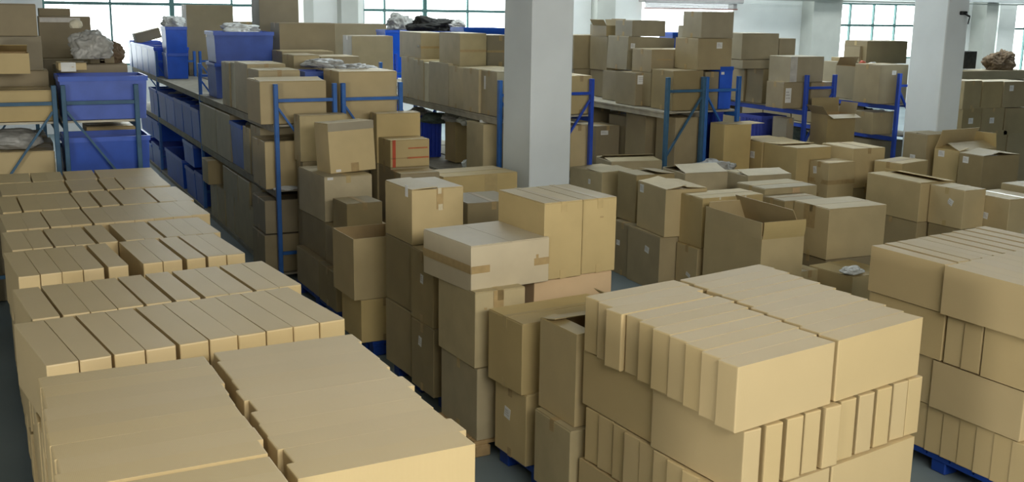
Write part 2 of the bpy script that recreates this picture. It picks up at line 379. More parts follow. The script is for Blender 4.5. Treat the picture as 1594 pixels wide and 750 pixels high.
def added_roof_glazing(n, loc, sx, sy, sz, nb):
    root = empty('window_%d' % n, loc); root['kind'] = 'structure'; bm = bmesh.new(); g = bmesh.new()
    L = max(sx, sy)
    for i in range(nb + 1):
        t = -L / 2 + L * i / nb
        if sx >= sy: add_box(bm, t - .03, t + .03, -sy / 2, sy / 2, -sz / 2, sz / 2)
        else: add_box(bm, -sx / 2, sx / 2, t - .03, t + .03, -sz / 2, sz / 2)
    new_obj('window_frame', bm, 'frame', root)
    if sz < .2: add_box(g, -sx / 2, sx / 2, -sy / 2, sy / 2, -.004, .004)
    else: add_box(g, -.004, .004, -sy / 2, sy / 2, -sz / 2, sz / 2)
    new_obj('pane', g, 'glass', root)
added_roof_glazing(7, (20, 23.6, 6.6), 32, 1.6, .08, 14)  # added roof strip, unseen, brightens the far wall
added_roof_glazing(8, (20.5, 15.2, 6.6), 31, 3.0, .08, 14)  # added roof strip, unseen, lifts the tops of the loose boxes
# wall pillars between the windows
for n, (x0, x1, d, m) in enumerate(((7.3, 7.55, .5, 'pillar_far'), (8.3, 8.75, .35, 'pillar_far'), (15.7, 16.3, .35, 'pillar_far'), (23.3, 24.45, .55, 'pillar_far'), (30.75, 31.3, .6, 'pillar_far'))):
    bm = bmesh.new(); add_box(bm, x0, x1, WY - d, WY - .001, 0, 6.499, .01); struct('trim_%d' % (n + 1), bm, m)
# header beam along the far wall and the roller shutter over the loading opening
bm = bmesh.new(); add_box(bm, 21.0, 36, WY - .9, WY - .62, 3.42, 3.95, .01); struct('trim_6', bm, 'beam')
bm = bmesh.new(); add_box(bm, 21.0, 36, WY - .66, WY - .62, 3.34, 3.38); struct('trim_7', bm, 'pillar_far')
sh = empty('door_1', (19.0, WY - .2, 3.1)); sh['kind'] = 'structure'
bm = bmesh.new(); add_box(bm, -1.75, 1.75, -.2, .19, .13, .55, .03); new_obj('shutter_housing', bm, 'shutter', sh)
bm = bmesh.new()
for k in range(5): add_box(bm, -1.62, 1.62, -.02, .02, -.02 + k * .03, .007 + k * .03)
new_obj('shutter_curtain', bm, 'shutter', sh)
bm = bmesh.new(); add_box(bm, -1.64, 1.64, -.03, .03, -.06, -.022); new_obj('bottom_rail', bm, 'rust', sh)
def pillar(n, x0, x1, y0, y1, label):
    bm = bmesh.new(); add_box(bm, x0, x1, y0, y1, 0, 6.499, .012)
    o = struct('pillar', bm, 'pillar'); o['label'] = label
    return o
pillar(1, 5.51, 6.03, 10.74, 11.45, 'slim white painted concrete pillar beside the stacked boxes')
p2 = pillar(2, 11.80, 12.20, 10.76, 11.36, 'broad white painted concrete pillar beside the last blue rack')
bm = bmesh.new()
add_box(bm, -.05, .05, -.06, 0, 0, .05, .01); add_bar(bm, (0, -.05, .02), (0, -.14, -.02), .02, .02); add_bar(bm, (0, -.14, -.02), (-.03, -.15, -.12), .012, .012)
o = new_obj('wall_bracket', bm, 'dark_case'); o.location = (12.06, 10.76, 3.0); tag(o, 'small dark metal bracket fixed high on the broad white pillar', 'bracket')

# ------------------------------------------------------------------ storage racks
def rack(label, x0, x1, y0, y1, levels, h=2.165, m='steel_blue', bay=2.3, beam_m=None, board_m='board', brace=1, top_bar=.16, posts=None):
    root = empty('storage_rack', (x0, y0, 0)); tag(root, label, 'rack', 'boltless racks with blue uprights')
    W = x1 - x0; L = y1 - y0; p = .045
    ys = [0.0] + [p_ - y0 for p_ in posts] if posts else [0.0, L - .06]
    n = len(ys) - 1
    for i, yy in enumerate(ys):
        for xx in (0, W - p):
            bm = bmesh.new()
            add_box(bm, xx, xx + p, yy, yy + .06, 0, h, .004)
            for k in range(int(h / .1) - 1): add_box(bm, xx + p * .3, xx + p * .7, yy - .0015, yy, .08 + k * .1, .105 + k * .1)
            new_obj('upright', bm, m, root)
        bm = bmesh.new(); add_box(bm, p, W - p, yy + .015, yy + .045, h - top_bar - .035, h - top_bar); new_obj('cross_bar', bm, m, root)
        bm = bmesh.new(); add_box(bm, p, W - p, yy + .015, yy + .045, .28, .315); new_obj('cross_bar', bm, m, root)
        za, zb_ = h - top_bar - .10, h - top_bar - .10 - W * 1.25
        a = (p, yy + .03, za) if brace > 0 else (W - p, yy + .03, za); b = (W - p, yy + .03, zb_) if brace > 0 else (p, yy + .03, zb_)
        bm = bmesh.new(); add_bar(bm, a, b, .022, .03, Vector((0, 1, 0))); new_obj('diagonal_brace', bm, m, root)
    for z in levels:
        for i in range(n):
            for xx in (.005, W - .04):
                bm = bmesh.new(); add_box(bm, xx, xx + .035, ys[i] + .061, ys[i + 1] - .001, z - .085, z - .022, .003); new_obj('beam', bm, beam_m or m, root)
            bm = bmesh.new(); add_box(bm, -.004, W + .004, ys[i] + .062, ys[i + 1] - .002, z - .02, z); new_obj('shelf_board', bm, board_m, root)
    return root

# ------------------------------------------------------------------ palletised piles of flat new cartons
SL, ST, SH = .69, .137, .318
def slab_mesh(seed):
    bm = bulged(SL, ST, SH, 1000 + seed, .0010, 2, 0, skew=.001)
    es = []
    for e in bm.edges:   # the short end edges are the soft ones: rounded corners, crisp long edges
        if len(e.link_faces) == 2 and e.calc_face_angle() > R(60):
            d = (e.verts[1].co - e.verts[0].co).normalized(); mx = abs((e.verts[0].co.x + e.verts[1].co.x) / 2) > SL * .45
            if mx and (abs(d.z) > .9 or abs(d.y) > .9): es.append(e)
    bmesh.ops.bevel(bm, geom=es, offset=.007, segments=2, affect='EDGES', profile=.6)
    me = bpy.data.meshes.new('flat_carton'); bmesh.ops.recalc_face_normals(bm, faces=bm.faces[:]); bm.to_mesh(me); bm.free(); me.materials.append(M['slab']); return me
SLABS = [slab_mesh(i) for i in range(8)]
REST = bmesh.new()
PR = random.Random(11)
def slab(x, y, z, yaw, label, group, L=SL, T=ST, lean=0.0, dev=0.0):
    """x, y: centre; yaw of the long side"""
    me = PR.choice(SLABS)
    rot = (R(PR.uniform(-.04, .04)) + lean, 0, R(yaw + PR.uniform(-.15, .15)))
    sc = (L / SL, T / ST * (.997 if abs(dev) < 4 else .988) * abs(math.cos(R(dev))), 1.0)
    if label is None:
        tmp = bmesh.new(); tmp.from_mesh(me)
        bmesh.ops.transform(tmp, matrix=Matrix.Translation((x, y, z)) @ Matrix.Rotation(R(yaw), 4, 'Z') @ Matrix.Diagonal((sc[0] * .965, sc[1] * .97, .995, 1)), verts=tmp.verts[:])
        m2 = bpy.data.meshes.new('tmp'); tmp.to_mesh(m2); tmp.free(); REST.from_mesh(m2); bpy.data.meshes.remove(m2)
        return
    o = bpy.data.objects.new('flat_carton', me); COL.objects.link(o)
    o.location = (x, y, z); o.rotation_euler = rot; o.scale = sc
    tag(o, label, 'carton', group)
NTH = ['first', 'second', 'third', 'fourth', 'fifth', 'sixth', 'seventh', 'eighth', 'ninth', 'tenth', 'eleventh', 'twelfth']
LAYER = ['top', 'second', 'third', 'bottom']
def row_y(x0, x1, yb0, yb1, z, n, L, yaw, text, group, keep=None, gaps={}, jit=.008, dz=0.0):
    """slabs standing side by side along x, long side running back; yb0, yb1: y of their back ends at x0 and x1"""
    T = (x1 - x0 - sum(gaps.values())) / n; x = x0
    for i in range(n):
        x += gaps.get(i, 0)
        f = (x + T / 2 - x0) / (x1 - x0); yb = yb0 + (yb1 - yb0) * f
        slab(x + T / 2, yb - L / 2 + PR.uniform(-jit, jit), z + dz, 90 + yaw, (text % NTH[i]) if keep is None or i in keep else None, group, L, T, dev=yaw)
        x += T
def row_x(y0, y1, x0, z, n, L, yaw, text, group, keep=None, jit=.008, xs=None, gaps={}):
    """slabs lying one behind the other along y, long side across; x0: their -x ends"""
    T = (y1 - y0 - sum(gaps.values())) / n; y = y0
    for i in range(n):
        y += gaps.get(i, 0)
        a = R(yaw); dx = (xs or {}).get(i, 0) + PR.uniform(-jit, jit)
        slab(x0 + dx + math.cos(a) * L / 2, y + T / 2 + math.sin(a) * L / 2, z, yaw, (text % NTH[i]) if keep is None or i in keep else None, group, L, T, dev=yaw)
        y += T
def z_of(layer): return .13 + (3 - layer) * .3275
# the long row of piles beside the outer aisle
G = 'flat cartons of the long pile row'
pallet('wooden pallet under the frontmost pile of the long row', .30, 3.34, 1.12, 1.44, .128, 1, 'wood', name='wooden_pallet')
row_x(3.31, 4.81, .135, z_of(0), 11, .70, 1.5, 'flat carton, %s from the front, outer column, top of the frontmost long row pile', G, jit=.010, gaps={2: .028})
row_x(3.37, 4.86, .875, z_of(0), 11, .675, 2.5, 'flat carton, %s from the front, inner column, top of the frontmost long row pile', G, jit=.014)
row_y(.14, 1.53, 4.08, 4.08, z_of(1), 10, .69, 0, 'flat carton, %s from outer side, front row, second layer, frontmost long row pile', G, keep=(0,), jit=.004)
row_y(.14, 1.53, 4.79, 4.79, z_of(1), 10, .69, 0, 'flat carton, %s from outer side, back row, second layer, frontmost long row pile', G, keep=(0,), jit=.004)
row_x(3.38, 4.79, .14, z_of(2), 10, .69, 0, 'flat carton, %s from the front, outer column, third layer, frontmost long row pile', G, jit=.006)
row_x(3.38, 4.79, .84, z_of(2), 10, .69, 0, None, G, keep=(), jit=.006)
row_y(.14, 1.53, 4.08, 4.08, z_of(3), 10, .69, 0, 'flat carton, %s from outer side, front row, bottom layer, frontmost long row pile', G, keep=(0,), jit=.004)
row_y(.14, 1.53, 4.79, 4.79, z_of(3), 10, .69, 0, 'flat carton, %s from outer side, back row, bottom layer, frontmost long row pile', G, keep=(0,), jit=.004)
pallet('wooden pallet under the second pile of the long row', 0.32, 4.99, 1.09, 1.45, .128, 2, 'wood', name='wooden_pallet')
row_y(0.115, 1.545, 5.720, 5.910, z_of(0), 10, 0.76, 8, 'flat carton, front row, %s from the outer side, top of the second long row pile', G, gaps={2: 0.01, 4: 0.014})
row_y(0.115, 1.545, 6.440, 6.600, z_of(0), 10, 0.68, 6, 'flat carton, back row, %s from the outer side, top of the second long row pile', G, gaps={1: 0.012, 4: 0.012, 5: 0.022, 6: 0.022, 8: 0.019})
row_x(5.020, 6.400, 0.125, z_of(1), 10, .69, 2, 'flat carton, outer column, %s from the front, second layer of the second long row pile', G, keep=None, jit=.005)
row_x(5.020, 6.400, 0.835, z_of(1), 10, .66, 2, None, G, keep=(), jit=.005)
row_y(0.135, 1.545, 5.715, 5.745, z_of(2), 10, 0.70, 2, None, G, keep=(), jit=.004)
row_y(0.135, 1.545, 6.410, 6.430, z_of(2), 10, 0.70, 2, None, G, keep=(), jit=.004)
row_x(5.020, 6.400, 0.125, z_of(3), 10, .69, 2, 'flat carton, outer column, %s from the front, second layer of the second long row pile', G, keep=(), jit=.005)
row_x(5.020, 6.400, 0.835, z_of(3), 10, .66, 2, None, G, keep=(), jit=.005)
pallet('wooden pallet under the third pile of the long row', 0.29, 6.74, 1.00, 1.38, .128, 2, 'wood', name='wooden_pallet')
row_y(0.090, 1.430, 7.450, 7.570, z_of(0), 10, 0.72, 5, 'flat carton, front row, %s from the outer side, top of the third long row pile', G, gaps={5: 0.085, 4: 0.024, 7: 0.025, 8: 0.015})
row_y(0.090, 1.430, 8.120, 8.200, z_of(0), 10, 0.63, 4, 'flat carton, back row, %s from the outer side, top of the third long row pile', G, gaps={5: 0.05, 2: 0.013, 4: 0.022, 7: 0.021})
row_x(6.750, 8.080, 0.100, z_of(1), 10, .69, 2, 'flat carton, outer column, %s from the front, second layer of the third long row pile', G, keep=None, jit=.005)
row_x(6.750, 8.080, 0.810, z_of(1), 10, .66, 2, None, G, keep=(), jit=.005)
row_y(0.110, 1.430, 7.420, 7.450, z_of(2), 10, 0.67, 2, None, G, keep=(), jit=.004)
row_y(0.110, 1.430, 8.090, 8.110, z_of(2), 10, 0.67, 2, None, G, keep=(), jit=.004)
row_x(6.750, 8.080, 0.100, z_of(3), 10, .69, 2, 'flat carton, outer column, %s from the front, second layer of the third long row pile', G, keep=(), jit=.005)
row_x(6.750, 8.080, 0.810, z_of(3), 10, .66, 2, None, G, keep=(), jit=.005)
pallet('wooden pallet under the fourth pile of the long row', 0.28, 8.22, 1.08, 1.44, .128, 2, 'wood', name='wooden_pallet')
row_y(0.080, 1.500, 8.840, 8.950, z_of(0), 10, 0.66, 3, 'flat carton, front row, %s from the outer side, top of the fourth long row pile', G, gaps={2: 0.01, 4: 0.014})
row_y(0.080, 1.500, 9.660, 9.700, z_of(0), 10, 0.74, 2, 'flat carton, back row, %s from the outer side, top of the fourth long row pile', G, gaps={1: 0.012, 4: 0.012, 5: 0.022, 6: 0.022, 8: 0.019})
row_x(8.140, 9.620, 0.090, z_of(1), 10, .69, 2, 'flat carton, outer column, %s from the front, second layer of the fourth long row pile', G, keep=(0, 1, 2), jit=.005)
row_x(8.140, 9.620, 0.800, z_of(1), 10, .66, 2, None, G, keep=(), jit=.005)
row_y(0.100, 1.500, 8.885, 8.915, z_of(2), 10, 0.74, 2, None, G, keep=(), jit=.004)
row_y(0.100, 1.500, 9.630, 9.650, z_of(2), 10, 0.74, 2, None, G, keep=(), jit=.004)
row_x(8.140, 9.620, 0.090, z_of(3), 10, .69, 2, 'flat carton, outer column, %s from the front, second layer of the fourth long row pile', G, keep=(), jit=.005)
row_x(8.140, 9.620, 0.800, z_of(3), 10, .66, 2, None, G, keep=(), jit=.005)
pallet('wooden pallet under the fifth pile of the long row', 0.30, 9.75, 1.01, 1.20, .128, 2, 'wood', name='wooden_pallet')
row_y(0.100, 1.450, 10.360, 10.400, z_of(0), 10, 0.64, 1, 'flat carton, front row, %s from the outer side, top of the fifth long row pile', G, gaps={4: 0.024, 6: 0.025, 7: 0.015})
row_y(0.100, 1.450, 10.950, 10.930, z_of(0), 10, 0.55, 0, 'flat carton, back row, %s from the outer side, top of the fifth long row pile', G, gaps={2: 0.013, 4: 0.022, 6: 0.021})
row_x(9.660, 10.910, 0.110, z_of(1), 10, .69, 2, 'flat carton, outer column, %s from the front, second layer of the fifth long row pile', G, keep=(0, 1, 2), jit=.005)
row_x(9.660, 10.910, 0.820, z_of(1), 10, .66, 2, None, G, keep=(), jit=.005)
row_y(0.120, 1.450, 10.290, 10.320, z_of(2), 10, 0.63, 2, None, G, keep=(), jit=.004)
row_y(0.120, 1.450, 10.920, 10.940, z_of(2), 10, 0.63, 2, None, G, keep=(), jit=.004)
row_x(9.660, 10.910, 0.110, z_of(3), 10, .69, 2, 'flat carton, outer column, %s from the front, second layer of the fifth long row pile', G, keep=(), jit=.005)
row_x(9.660, 10.910, 0.820, z_of(3), 10, .66, 2, None, G, keep=(), jit=.005)
G = 'flat cartons of the free standing pile'
pallet('blue pallet under the free standing gapped pile', 3.03, 3.78, 1.36, 1.36, .128, 6)
row_x(3.71, 5.06, 2.975, z_of(0), 10, .690, 10, 'flat carton, %s from front, column by open boxes, top of free standing pile', G, jit=.005, xs={7: -.035, 6: .01}, gaps={1: .003, 2: .006, 3: .005, 4: .006, 5: .005, 6: .006, 7: .007, 8: .005, 9: .003})
row_x(3.84, 5.17, 3.685, z_of(0), 10, .725, 11, 'flat carton, %s from front, column by shadowed pile, top of free standing pile', G, jit=.006, gaps={1: .005, 2: .003, 3: .006, 5: .005, 6: .006, 7: .004, 8: .005})
row_y(3.02, 3.69, 4.40, 4.50, z_of(1), 5, .68, 5, 'flat carton, second layer front, %s from the box side of the free standing pile', G, jit=.006, gaps={1: .034, 2: .038, 3: .024, 4: .032})
row_y(3.71, 4.39, 4.52, 4.65, z_of(1), 5, .68, 6, 'flat carton, second layer front, %s after the centre seam of the free standing pile', G, jit=.006, gaps={1: .032, 2: .034, 3: .034, 4: .005})
row_y(3.00, 4.38, 5.10, 5.26, z_of(1), 10, .68, 3, 'flat carton, second layer back, %s from the box side of the free standing pile', G, keep=(0,), jit=.006)
row_x(3.71, 5.05, 2.995, z_of(2), 10, .685, 9, 'flat carton, third layer, box side column, %s from the front of the free standing pile', G, jit=.008, gaps={8: .015})
row_x(3.82, 5.15, 3.69, z_of(2), 10, .70, 10, 'flat carton, third layer, centre seam column, %s from the front of the free standing pile', G, keep=(0,), jit=.006)
row_y(3.01, 4.38, 4.40, 4.64, z_of(3), 10, .68, 4, 'flat carton, bottom layer front, %s from the box side of the free standing pile', G, keep=(0, 1, 5, 6, 7, 8, 9), jit=.006)
row_y(2.99, 4.38, 5.09, 5.24, z_of(3), 10, .68, 3, 'flat carton, bottom layer back, %s from the box side of the free standing pile', G, keep=(0,), jit=.006)
G = 'flat cartons of the shadowed pile'
pallet('blue pallet under the shadow banded smooth sided pile', 5.57, 4.12, 1.32, 1.34, .128, 1)
row_y(5.48, 6.82, 5.45, 5.66, z_of(0), 10, .63, 2, 'flat carton, back row, %s from the loose box side, top of the shadow banded pile', G, jit=.008, gaps={1: .034, 2: .02, 4: .006, 5: .03, 6: .03, 7: .03, 8: .034, 9: .034})
row_y(5.47, 6.82, 4.80, 5.03, z_of(0), 10, .69, 2, 'flat carton, front row, %s from the loose box side, top of the shadow banded pile', G, jit=.004, dz=.004)
row_y(5.50, 6.83, 5.45, 5.63, z_of(1), 10, .65, 2, 'flat carton, second layer back, %s from the loose box side of the shadow banded pile', G, keep=(0,), jit=.003)
row_x(4.51, 4.785, 5.515, z_of(1), 2, .66, 5, 'flat carton, second layer, %s end showing on the shadow banded pile', G, jit=.003)
row_x(4.60, 4.875, 6.19, z_of(1), 2, .62, 5, None, G, keep=(), jit=.003)
row_y(5.52, 6.83, 4.495, 4.58, z_of(1), 10, .44, 2, 'flat carton, second layer front, %s from the loose box side of the shadow banded pile', G, keep=(0,), jit=.003)
row_y(5.52, 6.84, 4.86, 4.98, z_of(2), 10, .69, 2, 'flat carton, third layer front, %s from the loose box side of the shadow banded pile', G, keep=(0,), jit=.003)
row_y(5.52, 6.84, 5.48, 5.60, z_of(2), 10, .60, 2, 'flat carton, third layer back, %s from the loose box side of the shadow banded pile', G, keep=(0,), jit=.003)
row_x(4.10, 5.43, 5.545, z_of(3), 10, .66, 4, 'flat carton, bottom layer, %s from the front of the shadow banded pile', G, jit=.003)
row_x(4.18, 5.52, 6.21, z_of(3), 10, .62, 4, None, G, keep=(), jit=.003)
rest = new_obj('flat_carton_stacks', REST, 'slab'); tag(rest, 'remaining flat cartons deeper inside the palletised piles', 'carton', None, 'stuff')
# ------------------------------------------------------------------ loose boxes
# stacks of mixed boxes in the middle of the hall
section('in the mixed stacks of the middle')
pallet('worn wooden pallet under the lone stack topped by the tape banded box', 2.83, 6.26, .80, .62, .12, 2, 'wood', name='wooden_pallet')
carton('tall brown box standing directly on the wooden pallet', 2.852, 6.275, 0.120, 0.620, 0.580, 0.510, 2.0, 'kraft_grey', amp=.004, tape_m='clear_tape', labels=[])
carton('brown box leaning slightly under the tape banded box, above the wooden pallet', 2.838, 6.285, 0.635, 0.380, 0.570, 0.525, 3.0, 'kraft_grey', tape_m='clear_tape', strips=[('F', .36, .56, .55, 1.0, {'m': 'tape'})], labels=[('F', .2, .78, .02, .014, {'m': 'tape', 'bars': False, 'name': 'scrap_of_tape'})])
carton('wide low box with a brown tape band round its waist and pale top', 2.838, 6.355, 1.145, 0.630, 0.660, 0.315, 7.0, 'kraft_pale', tape=False, strips=[('L', 0.0, 1.0, .40, .58), ('F', 0.0, .23, .40, .56), ('F', .80, 1.0, .40, .56, {'m': 'tape'})], labels=[('F', .84, .60, .02, .03, {'m': 'tape', 'bars': False, 'name': 'scrap_of_tape'})])
pallet('blue plastic pallet under the two short stacks beside the big front carton pile', 3.03, 5.22, .95, .96, .13, 4)
carton('brown box with a small white label at the bottom, on the blue pallet', 2.951, 5.740, 0.130, 0.680, 0.400, 0.482, 4.0, 'kraft', labels=[('L', .42, .60, .075, .075, {'rot': 8})])
carton('closed brown box with pale creased top, above the white labelled box', 2.921, 5.753, 0.612, 0.800, 0.410, 0.468, 6.0, 'kraft', seam='x', tape_m='clear_tape')
carton('greyish brown box beneath the open box, beside the front carton pile', 2.931, 5.134, 0.130, 0.620, 0.420, 0.470, 2.0, 'kraft_grey', seam='x')
carton('open topped brown box with one flap standing up inside', 2.978, 5.174, 0.605, 0.600, 0.410, 0.559, 3.0, 'kraft', style='open', flaps={'R': (32, 14, .26), 'L': (6, 10, .10), 'B': (10, 10, .16)})
carton('tall pale box of the joined pair, the one beside the tape banded box', 3.435, 6.457, 1.145, 0.318, 0.638, 0.546, 4.6, 'kraft', tape_m='clear_tape')
carton('tall pale box of the joined pair, on the side towards the open boxes', 3.772, 6.512, 1.145, 0.292, 0.640, 0.541, 4.6, 'kraft', tape_m='clear_tape', labels=[('F', .55, .75, .03, .012, {'m': 'tape', 'bars': False, 'name': 'scrap_of_tape'})])
carton('pinkish brown box carrying the joined pair of tall pale boxes', 3.385, 6.494, 0.620, 0.667, 0.620, 0.520, 4.8, 'kraft_pink', tape_m='clear_tape')
carton('brown box on the floor pallet hidden beneath the pinkish box', 3.405, 6.504, 0.130, 0.637, 0.590, 0.488, 4.8, 'kraft_dark')
pallet('blue plastic pallet below the pinkish box and its joined pair', 3.365, 6.494, 0.707, 0.640, .13, 4.8)
carton('box with small white label at the bottom of the dark two box column', 2.882, 7.132, 0.130, 0.550, 0.400, 0.532, 3.0, 'kraft_dark', labels=[('L', .42, .72, .055, .075, {'rot': 8})])
carton('upper box of the dark column with a white tag below its middle', 2.889, 7.155, 0.665, 0.550, 0.400, 0.548, 3.0, 'kraft_dark', labels=[('L', .52, .62, .05, .07, {'rot': 6})])
carton('tall brown box with loose shiny tape hanging on its front, high on the stacks', 2.911, 7.635, 1.200, 0.439, 0.532, 0.433, 3.0, 'kraft', seam='y', tape=False, flaps={'L': (3, -4)}, strips=[('F', .47, .60, .62, 1.0, {'m': 'tape'}), ('F', .50, .585, .60, .71, {'m': 'shiny_tape', 'off': .007}), ('F', .49, .56, .90, 1.0, {'m': 'shiny_tape', 'off': .007})], labels=[('L', .82, .95, .05, .09, {'bars': False})])
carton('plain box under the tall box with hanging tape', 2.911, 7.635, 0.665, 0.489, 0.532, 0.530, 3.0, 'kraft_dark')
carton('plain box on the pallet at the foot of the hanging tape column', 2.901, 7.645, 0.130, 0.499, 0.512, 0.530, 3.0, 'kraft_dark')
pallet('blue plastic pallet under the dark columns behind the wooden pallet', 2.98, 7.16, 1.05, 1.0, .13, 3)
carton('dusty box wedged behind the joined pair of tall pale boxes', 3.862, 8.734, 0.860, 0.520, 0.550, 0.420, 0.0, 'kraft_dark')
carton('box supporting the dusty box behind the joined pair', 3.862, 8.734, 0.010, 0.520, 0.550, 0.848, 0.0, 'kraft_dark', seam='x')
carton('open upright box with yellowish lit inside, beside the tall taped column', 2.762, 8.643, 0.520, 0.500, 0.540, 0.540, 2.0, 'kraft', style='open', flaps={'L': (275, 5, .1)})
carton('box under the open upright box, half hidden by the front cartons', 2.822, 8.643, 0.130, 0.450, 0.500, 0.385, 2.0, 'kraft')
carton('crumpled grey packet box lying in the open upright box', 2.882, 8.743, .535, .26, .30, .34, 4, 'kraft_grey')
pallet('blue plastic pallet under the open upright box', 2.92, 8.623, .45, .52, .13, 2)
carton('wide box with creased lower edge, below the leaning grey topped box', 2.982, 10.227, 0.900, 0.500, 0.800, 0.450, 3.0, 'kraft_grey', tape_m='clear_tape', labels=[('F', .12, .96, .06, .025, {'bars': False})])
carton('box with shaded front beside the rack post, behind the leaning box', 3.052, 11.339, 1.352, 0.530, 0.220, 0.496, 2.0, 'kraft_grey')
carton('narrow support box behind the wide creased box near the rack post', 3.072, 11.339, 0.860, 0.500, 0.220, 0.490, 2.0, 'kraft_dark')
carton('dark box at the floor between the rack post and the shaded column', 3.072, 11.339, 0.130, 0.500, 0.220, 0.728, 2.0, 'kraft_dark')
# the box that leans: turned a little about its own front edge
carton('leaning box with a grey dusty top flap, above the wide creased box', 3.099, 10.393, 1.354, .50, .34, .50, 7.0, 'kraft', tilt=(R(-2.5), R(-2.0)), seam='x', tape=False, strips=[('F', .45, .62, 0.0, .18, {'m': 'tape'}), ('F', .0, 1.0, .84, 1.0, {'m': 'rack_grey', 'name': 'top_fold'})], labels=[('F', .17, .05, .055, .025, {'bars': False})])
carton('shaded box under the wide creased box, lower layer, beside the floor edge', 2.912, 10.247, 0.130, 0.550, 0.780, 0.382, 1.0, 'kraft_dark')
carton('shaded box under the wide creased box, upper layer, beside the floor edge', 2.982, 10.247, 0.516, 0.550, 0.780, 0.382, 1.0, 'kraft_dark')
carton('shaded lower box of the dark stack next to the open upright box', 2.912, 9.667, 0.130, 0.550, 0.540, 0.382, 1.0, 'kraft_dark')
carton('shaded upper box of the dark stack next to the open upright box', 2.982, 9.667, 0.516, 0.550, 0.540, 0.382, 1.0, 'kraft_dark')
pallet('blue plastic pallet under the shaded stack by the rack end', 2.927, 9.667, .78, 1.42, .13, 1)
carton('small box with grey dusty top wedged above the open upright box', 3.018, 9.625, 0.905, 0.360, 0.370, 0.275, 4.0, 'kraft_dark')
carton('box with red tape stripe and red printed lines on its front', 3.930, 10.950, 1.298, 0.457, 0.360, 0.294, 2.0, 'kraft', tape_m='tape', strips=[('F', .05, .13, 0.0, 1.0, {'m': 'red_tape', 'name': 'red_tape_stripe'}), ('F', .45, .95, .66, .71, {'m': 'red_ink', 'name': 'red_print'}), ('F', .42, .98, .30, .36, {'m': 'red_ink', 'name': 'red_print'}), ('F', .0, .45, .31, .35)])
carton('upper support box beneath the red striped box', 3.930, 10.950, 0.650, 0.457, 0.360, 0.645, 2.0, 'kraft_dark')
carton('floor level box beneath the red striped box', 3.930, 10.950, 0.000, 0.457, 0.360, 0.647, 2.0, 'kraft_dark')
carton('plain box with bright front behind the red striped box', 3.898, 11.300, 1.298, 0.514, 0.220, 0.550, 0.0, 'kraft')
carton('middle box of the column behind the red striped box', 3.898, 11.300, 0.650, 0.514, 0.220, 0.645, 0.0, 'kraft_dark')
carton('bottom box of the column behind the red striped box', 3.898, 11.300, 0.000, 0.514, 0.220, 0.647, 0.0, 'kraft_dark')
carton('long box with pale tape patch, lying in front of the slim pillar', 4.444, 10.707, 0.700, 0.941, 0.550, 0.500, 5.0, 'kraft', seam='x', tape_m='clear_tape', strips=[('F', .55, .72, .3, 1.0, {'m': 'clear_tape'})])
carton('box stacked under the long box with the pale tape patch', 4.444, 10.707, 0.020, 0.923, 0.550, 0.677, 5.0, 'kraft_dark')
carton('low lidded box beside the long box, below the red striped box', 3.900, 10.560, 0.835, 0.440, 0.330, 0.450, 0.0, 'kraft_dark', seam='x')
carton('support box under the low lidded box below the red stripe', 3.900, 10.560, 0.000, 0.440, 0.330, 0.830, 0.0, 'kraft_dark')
# loose open boxes and cartons, beyond the slim pillar
section('in the loose box field beyond the mixed stacks')
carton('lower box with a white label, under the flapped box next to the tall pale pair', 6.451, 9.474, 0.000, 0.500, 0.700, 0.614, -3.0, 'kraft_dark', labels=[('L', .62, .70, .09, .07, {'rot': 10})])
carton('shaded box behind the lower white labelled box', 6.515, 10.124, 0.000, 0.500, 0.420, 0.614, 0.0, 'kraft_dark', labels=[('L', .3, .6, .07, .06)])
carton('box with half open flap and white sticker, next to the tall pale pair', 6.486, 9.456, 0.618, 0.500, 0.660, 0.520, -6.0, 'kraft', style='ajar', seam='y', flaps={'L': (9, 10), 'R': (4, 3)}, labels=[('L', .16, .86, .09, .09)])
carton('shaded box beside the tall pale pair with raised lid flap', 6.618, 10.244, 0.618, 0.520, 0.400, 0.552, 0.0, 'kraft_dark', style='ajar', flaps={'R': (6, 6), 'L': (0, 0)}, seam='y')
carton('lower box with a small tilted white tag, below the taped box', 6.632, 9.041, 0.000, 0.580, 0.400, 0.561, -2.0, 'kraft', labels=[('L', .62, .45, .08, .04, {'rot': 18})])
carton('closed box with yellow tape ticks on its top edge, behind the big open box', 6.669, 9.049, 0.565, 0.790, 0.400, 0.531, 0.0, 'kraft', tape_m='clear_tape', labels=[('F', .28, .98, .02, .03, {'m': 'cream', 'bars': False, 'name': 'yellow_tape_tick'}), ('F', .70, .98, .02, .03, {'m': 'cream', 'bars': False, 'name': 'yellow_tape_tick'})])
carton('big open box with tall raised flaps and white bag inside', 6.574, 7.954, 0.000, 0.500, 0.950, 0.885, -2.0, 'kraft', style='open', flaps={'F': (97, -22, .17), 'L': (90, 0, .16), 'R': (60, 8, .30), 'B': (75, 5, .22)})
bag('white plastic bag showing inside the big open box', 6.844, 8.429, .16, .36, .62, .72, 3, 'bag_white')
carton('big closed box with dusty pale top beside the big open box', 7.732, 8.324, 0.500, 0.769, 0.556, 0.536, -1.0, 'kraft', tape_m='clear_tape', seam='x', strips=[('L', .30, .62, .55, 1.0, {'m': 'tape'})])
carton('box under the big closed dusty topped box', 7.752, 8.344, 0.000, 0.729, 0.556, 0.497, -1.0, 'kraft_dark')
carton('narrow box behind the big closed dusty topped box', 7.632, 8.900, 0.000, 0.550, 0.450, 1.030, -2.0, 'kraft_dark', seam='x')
carton('low box with crumpled white film on top, by the carton pile corner', 7.457, 7.643, 0.000, 0.560, 0.580, 0.500, 4.0, 'kraft', tape_m='clear_tape')
